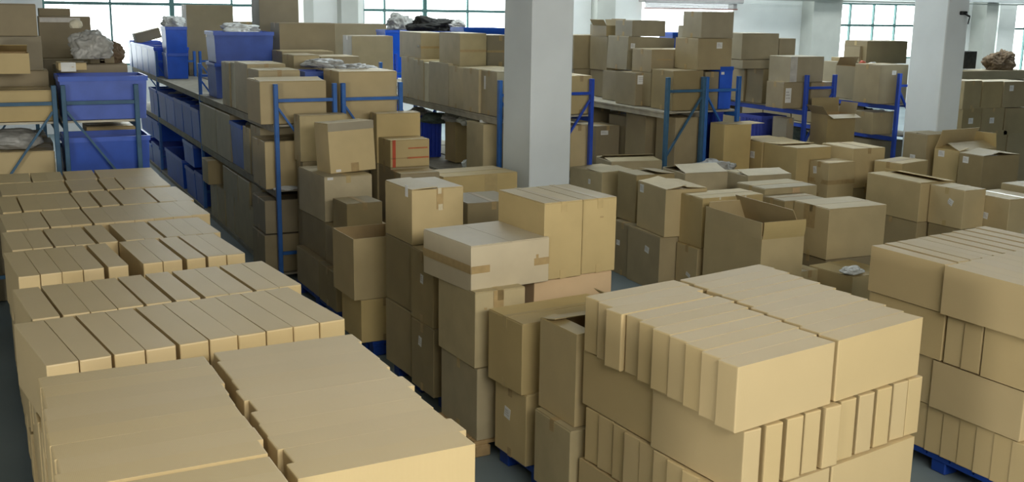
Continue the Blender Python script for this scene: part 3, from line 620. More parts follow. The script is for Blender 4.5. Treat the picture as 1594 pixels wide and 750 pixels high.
bag('crumpled white film lying on the low box by the carton pile', 7.544, 7.759, .508, .26, .20, .07, 5, 'bag_white', 'plastic film', 'plastic_film')
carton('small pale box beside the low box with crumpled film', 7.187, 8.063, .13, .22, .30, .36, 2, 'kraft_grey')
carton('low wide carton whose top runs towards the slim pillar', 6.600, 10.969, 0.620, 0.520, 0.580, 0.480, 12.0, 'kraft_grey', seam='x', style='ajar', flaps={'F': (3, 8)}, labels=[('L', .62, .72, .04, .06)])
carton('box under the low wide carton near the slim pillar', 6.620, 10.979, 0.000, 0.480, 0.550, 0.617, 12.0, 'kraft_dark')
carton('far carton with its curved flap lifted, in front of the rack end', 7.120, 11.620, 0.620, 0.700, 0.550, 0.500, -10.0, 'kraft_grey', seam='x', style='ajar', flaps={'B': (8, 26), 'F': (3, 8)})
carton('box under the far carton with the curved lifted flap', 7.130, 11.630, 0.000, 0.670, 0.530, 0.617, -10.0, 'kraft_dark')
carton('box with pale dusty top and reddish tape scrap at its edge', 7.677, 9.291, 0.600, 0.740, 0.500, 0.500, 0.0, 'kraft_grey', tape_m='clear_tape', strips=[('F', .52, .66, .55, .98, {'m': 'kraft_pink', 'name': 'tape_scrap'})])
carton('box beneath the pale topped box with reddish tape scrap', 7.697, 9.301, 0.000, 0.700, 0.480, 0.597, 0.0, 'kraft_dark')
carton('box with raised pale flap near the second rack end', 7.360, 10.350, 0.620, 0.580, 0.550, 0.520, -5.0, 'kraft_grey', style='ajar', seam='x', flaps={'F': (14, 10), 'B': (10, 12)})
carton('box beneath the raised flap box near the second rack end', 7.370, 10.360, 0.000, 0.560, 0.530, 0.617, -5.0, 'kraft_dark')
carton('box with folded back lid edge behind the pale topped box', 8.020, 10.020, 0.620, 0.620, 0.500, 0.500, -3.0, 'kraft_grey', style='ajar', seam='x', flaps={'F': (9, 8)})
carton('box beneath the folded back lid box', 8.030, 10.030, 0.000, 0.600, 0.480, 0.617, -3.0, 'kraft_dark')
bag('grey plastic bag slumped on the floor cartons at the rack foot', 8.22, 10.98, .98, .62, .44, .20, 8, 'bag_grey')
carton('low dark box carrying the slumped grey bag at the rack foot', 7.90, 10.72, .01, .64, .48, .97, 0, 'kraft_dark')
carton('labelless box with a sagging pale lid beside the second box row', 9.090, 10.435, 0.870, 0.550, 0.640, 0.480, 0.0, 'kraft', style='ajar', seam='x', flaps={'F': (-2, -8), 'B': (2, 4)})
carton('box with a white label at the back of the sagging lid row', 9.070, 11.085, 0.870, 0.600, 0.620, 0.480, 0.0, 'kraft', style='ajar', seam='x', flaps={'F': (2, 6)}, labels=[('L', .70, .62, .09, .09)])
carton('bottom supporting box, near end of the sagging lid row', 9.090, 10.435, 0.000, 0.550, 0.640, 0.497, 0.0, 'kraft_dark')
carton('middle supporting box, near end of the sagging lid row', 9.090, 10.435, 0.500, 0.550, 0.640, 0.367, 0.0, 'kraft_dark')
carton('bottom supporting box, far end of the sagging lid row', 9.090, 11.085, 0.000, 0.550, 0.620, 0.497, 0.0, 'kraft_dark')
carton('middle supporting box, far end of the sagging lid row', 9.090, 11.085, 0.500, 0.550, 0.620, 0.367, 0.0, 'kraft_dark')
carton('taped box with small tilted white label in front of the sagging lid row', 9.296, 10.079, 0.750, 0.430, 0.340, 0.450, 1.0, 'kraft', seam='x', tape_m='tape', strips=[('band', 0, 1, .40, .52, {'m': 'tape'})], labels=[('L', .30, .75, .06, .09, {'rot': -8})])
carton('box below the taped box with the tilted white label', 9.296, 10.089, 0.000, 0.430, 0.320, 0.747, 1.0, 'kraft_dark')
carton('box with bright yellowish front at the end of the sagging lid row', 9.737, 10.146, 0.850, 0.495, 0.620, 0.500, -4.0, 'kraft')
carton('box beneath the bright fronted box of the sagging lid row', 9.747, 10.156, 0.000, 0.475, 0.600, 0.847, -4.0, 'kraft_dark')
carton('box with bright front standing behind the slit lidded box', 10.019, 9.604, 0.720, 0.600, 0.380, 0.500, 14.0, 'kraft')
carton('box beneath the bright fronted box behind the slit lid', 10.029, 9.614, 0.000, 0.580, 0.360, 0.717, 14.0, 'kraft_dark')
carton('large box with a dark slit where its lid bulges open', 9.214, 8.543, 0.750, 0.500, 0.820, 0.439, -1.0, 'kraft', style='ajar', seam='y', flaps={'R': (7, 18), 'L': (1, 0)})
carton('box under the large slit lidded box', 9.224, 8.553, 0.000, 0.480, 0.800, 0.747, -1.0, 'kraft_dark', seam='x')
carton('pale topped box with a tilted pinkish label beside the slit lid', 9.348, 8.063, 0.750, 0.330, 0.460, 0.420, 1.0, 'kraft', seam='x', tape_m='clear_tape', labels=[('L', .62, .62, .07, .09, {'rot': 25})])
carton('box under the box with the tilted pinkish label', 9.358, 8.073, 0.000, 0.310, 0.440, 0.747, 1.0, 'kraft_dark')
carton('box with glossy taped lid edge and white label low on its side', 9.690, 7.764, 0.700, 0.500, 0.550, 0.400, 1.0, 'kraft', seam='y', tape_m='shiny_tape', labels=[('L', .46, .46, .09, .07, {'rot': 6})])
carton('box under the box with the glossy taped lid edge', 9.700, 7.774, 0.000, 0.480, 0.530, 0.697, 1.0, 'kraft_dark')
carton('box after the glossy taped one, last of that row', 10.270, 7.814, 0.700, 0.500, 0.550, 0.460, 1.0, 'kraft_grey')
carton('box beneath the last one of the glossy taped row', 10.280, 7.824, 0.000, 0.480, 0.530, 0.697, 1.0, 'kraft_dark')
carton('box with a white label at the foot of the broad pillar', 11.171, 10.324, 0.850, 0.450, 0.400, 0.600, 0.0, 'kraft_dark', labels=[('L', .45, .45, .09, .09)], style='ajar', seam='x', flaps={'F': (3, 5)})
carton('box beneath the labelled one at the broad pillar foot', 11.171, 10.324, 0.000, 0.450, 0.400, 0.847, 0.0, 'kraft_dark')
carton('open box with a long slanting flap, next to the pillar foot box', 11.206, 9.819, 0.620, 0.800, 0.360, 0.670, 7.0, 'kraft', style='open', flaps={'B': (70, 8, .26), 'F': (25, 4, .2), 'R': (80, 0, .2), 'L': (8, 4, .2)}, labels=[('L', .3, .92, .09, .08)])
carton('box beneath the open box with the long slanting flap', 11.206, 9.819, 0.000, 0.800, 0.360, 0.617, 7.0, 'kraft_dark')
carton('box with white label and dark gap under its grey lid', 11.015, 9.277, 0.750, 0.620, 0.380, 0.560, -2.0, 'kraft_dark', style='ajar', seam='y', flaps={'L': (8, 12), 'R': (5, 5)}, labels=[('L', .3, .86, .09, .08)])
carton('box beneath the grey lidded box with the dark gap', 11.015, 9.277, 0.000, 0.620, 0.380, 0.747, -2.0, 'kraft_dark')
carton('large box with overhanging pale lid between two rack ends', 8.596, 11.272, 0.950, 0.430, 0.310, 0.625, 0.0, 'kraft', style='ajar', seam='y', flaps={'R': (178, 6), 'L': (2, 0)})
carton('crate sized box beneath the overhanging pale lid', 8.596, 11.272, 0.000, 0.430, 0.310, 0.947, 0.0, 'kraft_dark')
section('past the broad pillar')
carton('box with an open dark end in the top row past the broad pillar', 13.781, 12.100, 1.560, 0.381, 0.500, 0.435, 0.0, 'kraft_dark', name='cardboard_box')
carton('wide plain box in the top row past the broad pillar', 14.192, 12.100, 1.560, 0.447, 0.500, 0.418, 0.0, 'kraft_dark', seam='x')
carton('box with a white label, top row, last past the broad pillar', 14.668, 12.100, 1.560, 0.563, 0.500, 0.410, 0.0, 'kraft_dark', labels=[('F', .3, .75, .09, .09)])
carton('lower box with white label, just past the broad pillar', 13.801, 12.100, 1.120, 0.425, 0.500, 0.456, 0.0, 'kraft_dark', labels=[('F', .45, .55, .1, .09)])
carton('lower box with pale label, second past the broad pillar', 14.241, 12.100, 1.120, 0.494, 0.500, 0.444, 0.0, 'kraft_dark', labels=[('F', .45, .55, .1, .09)])
carton('shaded lower box, last one past the broad pillar', 14.766, 12.100, 1.120, 0.568, 0.500, 0.429, 0.0, 'kraft_dark')
carton('first floor box of the stacks past the broad pillar', 13.906, 12.100, 0.000, 0.430, 0.500, 1.213, 0.0, 'kraft_dark')
carton('second floor box of the stacks past the broad pillar', 14.353, 12.100, 0.000, 0.500, 0.500, 1.197, 0.0, 'kraft_dark')
carton('third floor box of the stacks past the broad pillar', 14.884, 12.100, 0.000, 0.574, 0.500, 1.177, 0.0, 'kraft_dark')
# storage racks: double rows running away from the camera
rack('faded blue rack end holding brown boxes beside the big blue tubs', -.06, .69, 11.6, 15.6, (.95, 1.83), 2.19, 'steel_teal', brace=-1, board_m='board_pale')
rack('faded blue rack end holding two big blue tubs', .73, 1.465, 11.6, 15.6, (.95, 1.83), 2.19, 'steel_teal', board_m='board_pale')
rack('long rack of tubs and boxes facing the carton row aisle', 2.85, 3.55, 11.6, 23.4, (.06, 1.005, 1.72), 2.165, 'steel_blue', beam_m='board', posts=(16.0, 20.1, 23.34))
rack('rack backing the long aisle rack, with one wide box at its end', 3.605, 4.32, 11.6, 23.4, (.06, 1.005, 1.72), 2.165, 'steel_blue', beam_m='board', posts=(16.0, 20.1, 23.34))
rack('rack of stacked boxes running up to the slim pillar', 5.53, 6.14, 11.6, 21.8, (.06, .85, 1.72), 2.165, 'steel_blue', beam_m='board', posts=(15.85, 18.6, 21.7))
rack('rack end just past the slim pillar', 6.20, 6.83, 11.6, 21.8, (.06, .85, 1.72), 2.165, 'steel_bright', brace=-1, posts=(15.85, 18.6, 21.7))
rack('rack with pale shelf board, second double row past the slim pillar', 7.91, 8.51, 11.6, 19.6, (.06, 1.72), 2.165, 'steel_teal', brace=-1, beam_m='board', posts=(15.6, 19.5))
rack('rack half with dark posts behind the pale shelf rack', 8.515, 9.08, 11.6, 19.6, (.06, 1.005, 1.72), 2.165, 'steel_blue', posts=(15.6, 19.5))
rack('rack with bright blue beams between the two pillars', 10.19, 10.73, 11.6, 17.6, (.06, 1.005, 1.70), 2.165, 'steel_bright', brace=-1)
rack('last rack, its end post beside the broad pillar', 11.90, 12.50, 11.6, 17.2, (.06, 1.27, 1.72), 2.165, 'steel_bright')
# things on the outer faded racks
section('on the outer faded racks')
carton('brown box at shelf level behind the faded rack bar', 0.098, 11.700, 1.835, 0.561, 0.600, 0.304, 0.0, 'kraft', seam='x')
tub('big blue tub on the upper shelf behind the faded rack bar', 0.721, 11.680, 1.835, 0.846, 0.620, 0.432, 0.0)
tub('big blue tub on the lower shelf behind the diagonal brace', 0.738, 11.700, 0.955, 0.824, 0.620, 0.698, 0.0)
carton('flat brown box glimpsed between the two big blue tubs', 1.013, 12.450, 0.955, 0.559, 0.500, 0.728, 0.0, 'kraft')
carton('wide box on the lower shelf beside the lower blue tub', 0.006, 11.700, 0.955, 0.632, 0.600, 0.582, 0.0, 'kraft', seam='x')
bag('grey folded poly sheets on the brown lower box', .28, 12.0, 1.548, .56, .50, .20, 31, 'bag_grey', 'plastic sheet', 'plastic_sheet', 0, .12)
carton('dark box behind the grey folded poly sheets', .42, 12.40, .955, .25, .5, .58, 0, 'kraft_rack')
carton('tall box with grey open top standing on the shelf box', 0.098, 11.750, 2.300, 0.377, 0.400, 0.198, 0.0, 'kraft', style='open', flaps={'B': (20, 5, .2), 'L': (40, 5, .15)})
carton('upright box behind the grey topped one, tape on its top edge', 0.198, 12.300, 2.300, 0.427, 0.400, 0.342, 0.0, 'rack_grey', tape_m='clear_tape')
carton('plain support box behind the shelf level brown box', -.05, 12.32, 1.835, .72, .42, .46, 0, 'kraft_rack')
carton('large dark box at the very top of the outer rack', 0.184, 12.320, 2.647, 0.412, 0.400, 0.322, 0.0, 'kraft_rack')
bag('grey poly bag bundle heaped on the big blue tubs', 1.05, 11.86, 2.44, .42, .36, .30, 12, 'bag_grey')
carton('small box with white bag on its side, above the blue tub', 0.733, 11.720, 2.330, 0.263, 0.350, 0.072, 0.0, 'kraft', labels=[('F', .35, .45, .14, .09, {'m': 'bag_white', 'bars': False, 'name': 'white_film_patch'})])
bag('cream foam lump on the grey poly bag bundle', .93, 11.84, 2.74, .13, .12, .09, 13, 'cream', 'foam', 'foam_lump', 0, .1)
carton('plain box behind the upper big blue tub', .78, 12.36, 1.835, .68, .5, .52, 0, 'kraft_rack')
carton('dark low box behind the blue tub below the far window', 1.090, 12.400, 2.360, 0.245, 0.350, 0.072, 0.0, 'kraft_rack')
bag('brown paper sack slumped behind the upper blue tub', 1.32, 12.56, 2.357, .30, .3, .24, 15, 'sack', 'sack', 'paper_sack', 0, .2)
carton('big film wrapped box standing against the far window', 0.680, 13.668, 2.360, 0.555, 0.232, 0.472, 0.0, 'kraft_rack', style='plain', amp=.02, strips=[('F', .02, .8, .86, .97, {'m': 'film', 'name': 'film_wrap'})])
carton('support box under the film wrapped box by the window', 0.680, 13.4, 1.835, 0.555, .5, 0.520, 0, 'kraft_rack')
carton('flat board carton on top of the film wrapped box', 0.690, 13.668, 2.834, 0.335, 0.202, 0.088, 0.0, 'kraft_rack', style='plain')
carton('dim box at the back of the brown box rack, upper shelf', -.02, 12.85, 1.835, .66, .6, .40, 0, 'kraft_rack')  # from here, fillers added behind the rack ends to block bright gaps
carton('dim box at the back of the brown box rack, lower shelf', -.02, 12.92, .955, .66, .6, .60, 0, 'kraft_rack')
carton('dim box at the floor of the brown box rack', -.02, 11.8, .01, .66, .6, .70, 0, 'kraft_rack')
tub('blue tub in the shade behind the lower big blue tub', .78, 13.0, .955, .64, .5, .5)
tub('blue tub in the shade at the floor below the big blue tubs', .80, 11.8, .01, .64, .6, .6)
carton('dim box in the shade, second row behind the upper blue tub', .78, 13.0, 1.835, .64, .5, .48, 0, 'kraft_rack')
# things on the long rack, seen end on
section('on the long aisle rack')
tub('blue tub, first from the far end, top shelf of the long aisle rack', 2.842, 23.408, 1.725, 0.597, 0.416, 0.511, 0)
tub('blue tub, second from the far end, top shelf of the long aisle rack', 2.842, 22.601, 1.725, 0.604, 0.714, 0.498, 0)
tub('blue tub, third from the far end, top shelf of the long aisle rack', 2.842, 21.827, 1.725, 0.607, 0.762, 0.500, 0)
tub('blue tub, fourth from the far end, top shelf of the long aisle rack', 2.842, 21.060, 1.725, 0.616, 0.755, 0.504, 0)
tub('blue tub, fifth from the far end, top shelf of the long aisle rack', 2.842, 20.188, 1.725, 0.604, 0.860, 0.503, 0)
carton('black topped carton leaning out at the far end of the top tubs', 2.92, 22.9, 2.26, .5, .22, .2, 8, 'kraft_rack', tilt=(0, R(-14)))
tub('upper blue tub of the plain pair under the window bags', 2.939, 19.415, 2.158, 0.362, 0.500, 0.444, 0.0)
tub('lower blue tub of the plain pair under the window bags', 2.939, 19.415, 1.725, 0.362, .5, 0.430)
bag('crumpled white bags on the upper tub against the window', 3.121, 19.665, 2.582, .42, .4, .22, 21, 'bag_white')
tub('wide glossy blue tub on top of the blue tub by the wide boxes', 2.929, 15.199, 2.206, 0.828, 0.620, 0.419, 0.0, sticker_on='L')
tub('blue tub with white sticker beneath the wide glossy tub', 2.929, 15.199, 1.725, 0.620, .62, 0.476, sticker_on='L')
bag('clear film and white bag heaped in the wide glossy tub', 3.343, 15.499, 2.584, .55, .42, .16, 22, 'bag_white')
carton('brown box, sixth from the far end, top shelf of the long aisle rack', 2.851, 13.894, 1.725, 0.496, 0.464, 0.551, -0.0, 'kraft_grey')
carton('narrow pale carton on the top shelf below the wide glossy tub', 2.869, 13.629, 1.725, 0.497, 0.253, 0.564, 0.0, 'cream', style='plain')
carton('brown box, eighth from the far end, top shelf of the long aisle rack', 2.864, 12.919, 1.725, 0.456, 0.698, 0.585, -0.0, 'kraft_grey')
carton('brown box, ninth from the far end, top shelf of the long aisle rack', 2.867, 12.360, 1.725, 0.477, 0.547, 0.543, -0.0, 'kraft_grey')
carton('end box of the long aisle rack, torn curved flap over it', 2.725, 11.720, 1.725, 0.736, 0.620, 0.464, 0.0, 'kraft', style='ajar', seam='x', flaps={'F': (4, 10)}, labels=[('F', .62, .08, .06, .05, {'bars': False, 'm': 'paper'})])
tub('blue tub, first from the far end, middle shelf of the long aisle rack', 2.842, 20.609, 1.010, 0.553, 0.471, 0.466, 0)
tub('blue tub, second from the far end, middle shelf of the long aisle rack', 2.842, 20.168, 1.010, 0.557, 0.429, 0.465, 0)
tub('blue tub, third from the far end, middle shelf of the long aisle rack', 2.842, 19.204, 1.010, 0.595, 0.779, 0.468, 0)
tub('blue tub, fourth from the far end, middle shelf of the long aisle rack', 2.842, 18.340, 1.010, 0.586, 0.852, 0.472, 0)
tub('blue tub, fifth from the far end, middle shelf of the long aisle rack', 2.842, 17.545, 1.010, 0.550, 0.784, 0.485, 0)
tub('blue tub, sixth from the far end, middle shelf of the long aisle rack', 2.842, 16.755, 1.010, 0.588, 0.777, 0.492, 0)
tub('blue tub, seventh from the far end, middle shelf of the long aisle rack', 2.842, 16.128, 1.010, 0.548, 0.615, 0.471, 0)
carton('grey brown box, eighth from the far end, middle shelf of the long aisle rack', 2.846, 14.861, 1.010, 0.577, 1.121, 0.605, -0.0, 'kraft_grey')
carton('grey brown box, ninth from the far end, middle shelf of the long aisle rack', 2.848, 13.954, 1.010, 0.592, 0.895, 0.605, -0.0, 'kraft_grey')
tub('blue tub, tenth from the far end, middle shelf of the long aisle rack', 2.842, 13.246, 1.010, 0.599, 0.696, 0.541, 0)
carton('grey brown box, eleventh from the far end, middle shelf of the long aisle rack', 2.851, 12.865, 1.010, 0.592, 0.369, 0.549, 0.0, 'kraft_grey')
carton('grey brown box, twelfth from the far end, middle shelf of the long aisle rack', 2.862, 12.360, 1.010, 0.572, 0.493, 0.604, -0.0, 'kraft_grey')
carton('lit end box on the middle shelf, behind the blue rack post', 2.758, 11.720, 1.010, 0.628, 0.600, 0.525, 0.0, 'kraft', style='closed', seam='x')
bag('grey bag lying on the tubs, first along the middle shelf of the aisle rack', 3.14, 20.897, 1.307, .40, 0.34, .17, 40, 'bag_grey')
bag('white bag lying on the tubs, second along the middle shelf of the aisle rack', 3.14, 19.920, 1.298, .40, 0.30, .17, 41, 'bag_white')
bag('dark bag lying on the tubs, third along the middle shelf of the aisle rack', 3.14, 18.827, 1.296, .40, 0.30, .17, 42, 'bag_dark')
bag('white bag lying on the tubs, fourth along the middle shelf of the aisle rack', 3.14, 18.017, 1.309, .40, 0.34, .17, 43, 'bag_white')
bag('grey bag lying on the tubs, fifth along the middle shelf of the aisle rack', 3.14, 17.158, 1.321, .40, 0.36, .17, 44, 'bag_grey')
bag('white bag lying on the tubs, sixth along the middle shelf of the aisle rack', 3.14, 14.043, 1.391, .40, 0.40, .17, 45, 'bag_white')
tub('blue tub, first from the far end, floor layer of the long aisle rack', 2.842, 21.125, 0.065, 0.596, 1.197, 0.331, 0)
tub('blue tub, second from the far end, floor layer of the long aisle rack', 2.842, 20.168, 0.065, 0.581, 0.945, 0.396, 0)
tub('blue tub, third from the far end, floor layer of the long aisle rack', 2.842, 17.759, 0.065, 0.598, 1.750, 0.469, 0)
tub('blue tub, fourth from the far end, floor layer of the long aisle rack', 2.842, 16.682, 0.065, 0.594, 0.828, 0.433, 0)
tub('blue tub, fifth from the far end, floor layer of the long aisle rack', 2.842, 16.068, 0.065, 0.558, 0.602, 0.465, 0)
carton('dusty box, sixth from the far end, floor layer of the long aisle rack', 2.847, 14.977, 0.065, 0.562, 0.489, 0.504, -0.0, 'kraft_grey')
carton('dusty box, seventh from the far end, floor layer of the long aisle rack', 2.851, 14.503, 0.065, 0.544, 0.461, 0.497, 0.0, 'kraft_grey')
carton('dusty box, eighth from the far end, floor layer of the long aisle rack', 2.862, 13.977, 0.065, 0.540, 0.515, 0.546, -0.0, 'kraft_grey')
carton('dusty box, ninth from the far end, floor layer of the long aisle rack', 2.867, 13.446, 0.065, 0.559, 0.519, 0.532, -0.0, 'kraft_grey')
carton('dusty box, tenth from the far end, floor layer of the long aisle rack', 2.856, 12.847, 0.065, 0.559, 0.587, 0.553, 0.0, 'kraft_grey')
carton('dusty box, eleventh from the far end, floor layer of the long aisle rack', 2.871, 12.360, 0.065, 0.543, 0.475, 0.573, -0.0, 'kraft_grey')
tub('blue tub, first from the far end, upper floor layer of the long aisle rack', 2.842, 20.938, 0.560, 0.585, 1.545, 0.340, 0)
tub('blue tub, second from the far end, upper floor layer of the long aisle rack', 2.842, 20.168, 0.560, 0.591, 0.758, 0.340, 0)
tub('blue tub, third from the far end, upper floor layer of the long aisle rack', 2.842, 16.713, 0.560, 0.541, 0.891, 0.340, 0)
carton('open ended box jutting out of the floor layer beside the blue tubs', 2.74, 15.001, .565, .52, .42, .33, 0, 'kraft', seam='x')
carton('dusty box, fourth from the far end, upper floor layer of the long aisle rack', 2.853, 14.160, 0.560, 0.587, 0.399, 0.340, 0.0, 'kraft_grey')
carton('dusty box, fifth from the far end, upper floor layer of the long aisle rack', 2.843, 13.618, 0.560, 0.541, 0.530, 0.340, -0.0, 'kraft_grey')
carton('dusty box, sixth from the far end, upper floor layer of the long aisle rack', 2.848, 12.972, 0.560, 0.597, 0.633, 0.340, 0.0, 'kraft_grey')
carton('dusty box, seventh from the far end, upper floor layer of the long aisle rack', 2.870, 12.378, 0.560, 0.596, 0.582, 0.340, -0.0, 'kraft_grey')
carton('dusty box, eighth from the far end, upper floor layer of the long aisle rack', 2.858, 12.360, 0.560, 0.561, 0.100, 0.340, 0.0, 'kraft_grey')
carton('lower end box of the aisle rack, at the floor by the post', 2.724, 11.720, 0.065, 0.639, 0.600, 0.428, 0.0, 'kraft_rack', seam='x')
carton('upper end box of the floor layer behind the blue rack post', 2.738, 11.720, 0.510, 0.634, 0.600, 0.371, 0.0, 'kraft_rack', seam='x')
bag('white film ends hanging at the middle shelf corner of the aisle rack', 2.98, 11.70, .99, .30, .08, .05, 51, 'bag_white', 'plastic film', 'plastic_film')
# things on the rack backing it
section('on the second aisle rack')
carton('wide bright box at the end of the second aisle rack', 3.609, 11.720, 1.725, 0.683, 0.600, 0.558, 0.0, 'kraft', seam='x')
carton('dark box on the lower shelf of the second aisle rack', 3.661, 11.740, 1.010, 0.616, 0.550, 0.591, 0.0, 'kraft_rack')
bag('clear film sheet folded on the wide bright end box', 3.98, 12.35, 2.20, .60, .40, .14, 52, 'bag_grey', 'plastic film', 'plastic_film')
tub('blue tub between the end boxes of the two aisle racks', 3.472, 12.600, 1.725, 0.281, 0.500, 0.504, 0.0)
bag('grey sheets on the blue tub between the end boxes', 3.78, 12.9, 2.26, .5, .4, .12, 53, 'bag_grey')
carton('low box with taped edge behind the torn flap box', 3.510, 13.250, 1.725, 0.325, 0.550, 0.670, 0.0, 'kraft_grey', seam='x')
carton('wide box behind the film sheet, second aisle rack', 3.953, 13.600, 1.725, 0.515, 0.550, 0.635, 0.0, 'kraft_grey', seam='x')
carton('plain box further along the second aisle rack', 3.711, 14.600, 1.725, 0.717, 0.550, 0.660, 0.0, 'kraft_grey', seam='x')
carton('long plain box blocking the view below the grey cartons', 3.847, 15.250, 1.725, 0.812, 0.500, 1.026, 0.0, 'kraft_rack', seam='x')
carton('tall dark stack box reaching above the picture by the window', 3.821, 16.300, 1.725, 0.593, 0.500, 1.473, 0.0, 'kraft_rack', style='closed')
carton('dark carton between the wide glossy tub and the window', 3.461, 20.350, 1.725, 0.826, 0.500, 1.249, 0.0, 'kraft_rack')
carton('small dark carton on the tubs under the window mullion', 3.997, 18.600, 1.725, 0.325, 0.400, 0.985, 0.0, 'kraft_rack')
# things on the rack running up to the slim pillar
section('on the racks at the slim pillar')
carton('brown box, first from the far end, lower tier of the pillar rack top', 5.544, 14.418, 1.725, 0.546, 0.534, 0.573, 0.0, 'kraft_grey')
carton('brown box, second from the far end, lower tier of the pillar rack top', 5.523, 14.024, 1.725, 0.592, 0.382, 0.556, 0.0, 'kraft_grey')
carton('narrow pale carton on the top shelf of the slim pillar rack', 5.532, 13.857, 1.725, 0.545, 0.155, 0.530, 0.0, 'cream', style='plain')
carton('brown box, fourth from the far end, lower tier of the pillar rack top', 5.532, 13.156, 1.725, 0.595, 0.689, 0.557, 0.0, 'kraft_grey')
carton('brown box, fifth from the far end, lower tier of the pillar rack top', 5.531, 12.672, 1.725, 0.573, 0.472, 0.533, -0.0, 'kraft_grey')
carton('brown box, sixth from the far end, lower tier of the pillar rack top', 5.524, 12.178, 1.725, 0.551, 0.482, 0.537, -0.0, 'kraft_grey')
carton('brown box, seventh from the far end, lower tier of the pillar rack top', 5.552, 11.720, 1.725, 0.581, 0.446, 0.535, -0.0, 'kraft_grey', labels=[('L', .25, .72, .05, .16, {'bars': False})])
carton('upper box with a small white mark, second tier of the pillar rack', 5.600, 14.317, 2.275, 0.438, 0.850, 0.372, 0.0, 'kraft_grey', tape=False, seam='y', strips=[('F', 0, 1, .42, .50, {'m': 'tape'})], labels=[('L', .9, .5, .07, .03, {'bars': False})])
carton('upper box with a tape band, second tier beside the slim pillar', 5.600, 12.939, 2.245, 0.373, 0.700, 0.430, 0.0, 'kraft_grey', tape=False, strips=[('F', 0, 1, .45, .52, {'m': 'tape'})])
carton('half hidden upper box with taped waist behind the slim pillar', 6.028, 13.039, 2.245, 0.394, 0.600, 0.404, 0.0, 'kraft_rack', strips=[('F', 0, 1, .45, .52, {'m': 'tape'})])
carton('box under the half hidden taped waist box', 6.119, 13.039, 1.725, .5, .6, 0.517, 0, 'kraft_rack')
tub('blue tub with dark bags in it, on the pillar rack', 6.669, 18.800, 1.725, 0.496, 0.500, 0.855, 0.0)
carton('low wide box with pale ends beside the dark bagged tub', 5.782, 18.000, 1.725, 0.744, 0.500, 0.773, 0.0, 'kraft_rack', seam='x')
carton('long dark box at the back of the pillar rack', 5.945, 20.400, 1.725, 1.320, 0.500, 0.937, 0.0, 'kraft_rack', seam='x')
bag('grey crumpled bags in the dark bagged tub', 7.018, 19.0, 2.52, .55, .45, .36, 61, 'bag_grey')
tub('blue tub edge showing behind the upper boxes near the pillar', 6.380, 14.600, 2.100, 0.705, 0.500, 0.608, 0.0)
tub('long blue tub under the dark cloth heap', 6.174, 16.200, 2.100, 0.904, 0.500, 0.521, 0.0)
bag('dark cloth heap lying on the long blue tub', 6.603, 16.45, 2.60, .80, .4, .26, 62, 'bag_dark', 'cloth', 'cloth_heap')
bag('white grey bag beside the dark cloth heap', 7.005, 16.45, 2.60, .36, .35, .22, 63, 'bag_grey')
carton('support carton beneath the long blue tub', 6.223, 16.2, 1.725, .8, .5, .37, 0, 'kraft_rack')
carton('support carton beneath the pillar side blue tub', 6.451, 14.6, 1.725, .6, .5, .37, 0, 'kraft_rack')
tub('ribbed blue crate on the lower shelf of the pillar rack', 5.728, 14.580, 0.855, 0.302, 0.420, 0.569, 0.0, 'blue_crate', ribs=5, name='plastic_crate', cat='plastic crate')
carton('brown box beside the ribbed blue crate, lower shelf of the pillar rack', 5.953, 13.900, 0.860, 0.376, 0.380, 0.585, 0.0, 'kraft', seam='y')
carton('narrow box with a white bag on top, by the slim pillar post', 5.463, 11.900, 0.860, 0.419, 0.500, 0.757, 0.0, 'kraft_grey')
bag('white bag on the narrow box by the slim pillar post', 5.710, 12.1, 1.569, .36, .34, .16, 71, 'bag_white')
bag('pale plastic bundle at the shelf edge by the narrow box', 5.703, 12.7, .86, .34, .40, .24, 72, 'bag_white')
bag('grey cloth bundle, first along under the pillar rack top shelf', 5.90, 15.231, 1.360, .46, .36, .16, 73, 'bag_grey', 'bundle', 'cloth_bundle')
bag('dull green cloth bundle, second along under the pillar rack top shelf', 5.90, 14.507, 1.360, .46, .36, .16, 74, 'cloth_green', 'bundle', 'cloth_bundle')
bag('grey cloth bundle, third along under the pillar rack top shelf', 5.90, 13.702, 1.468, .46, .36, .16, 75, 'bag_grey', 'bundle', 'cloth_bundle')
bag('pale cloth bundle, fourth along under the pillar rack top shelf', 5.90, 13.176, 1.468, .46, .36, .16, 76, 'bag_white', 'bundle', 'cloth_bundle')
carton('bright box end seen just past the slim pillar', 6.559, 11.720, 1.725, 0.302, 0.550, 0.471, 0.0, 'kraft')
carton('box under the shelf just past the slim pillar, by the blue post', 6.590, 11.740, 1.010, 0.250, 0.500, 0.573, 0.0, 'kraft')
bag('film wrapped bundle behind the diagonal brace past the slim pillar', 6.86, 12.6, 1.01, .45, .4, .5, 77, 'bag_grey')
# things on the pale shelf rack
section('on the pale shelf rack')
carton('dark box under the big shadowed box behind the slim pillar', 8.109, 14.400, 1.725, 0.577, 0.550, 0.391, 0.0, 'kraft_rack', seam='x')
carton('big shadowed box high behind the slim pillar', 8.096, 14.400, 2.120, 0.585, 0.550, 0.496, 0.0, 'kraft_rack', seam='x')
carton('dark box on the pale shelf, under the upright marked box', 8.337, 13.800, 1.725, 0.233, 0.500, 0.396, 0.0, 'kraft_rack')
carton('upright box with a small white mark at its upper corner', 8.320, 13.800, 2.125, 0.331, 0.500, 0.490, 0.0, 'kraft_rack', labels=[('F', .12, .82, .06, .06)])
carton('box with white mark at shelf level, under the slanted box', 8.168, 13.150, 1.725, 0.236, 0.500, 0.416, 0.0, 'kraft_rack', labels=[('F', .2, .85, .07, .06)])
carton('dark support box under the slanted box, beside the marked one', 8.414, 13.15, 1.725, .26, .5, 0.414, 0, 'kraft_rack')
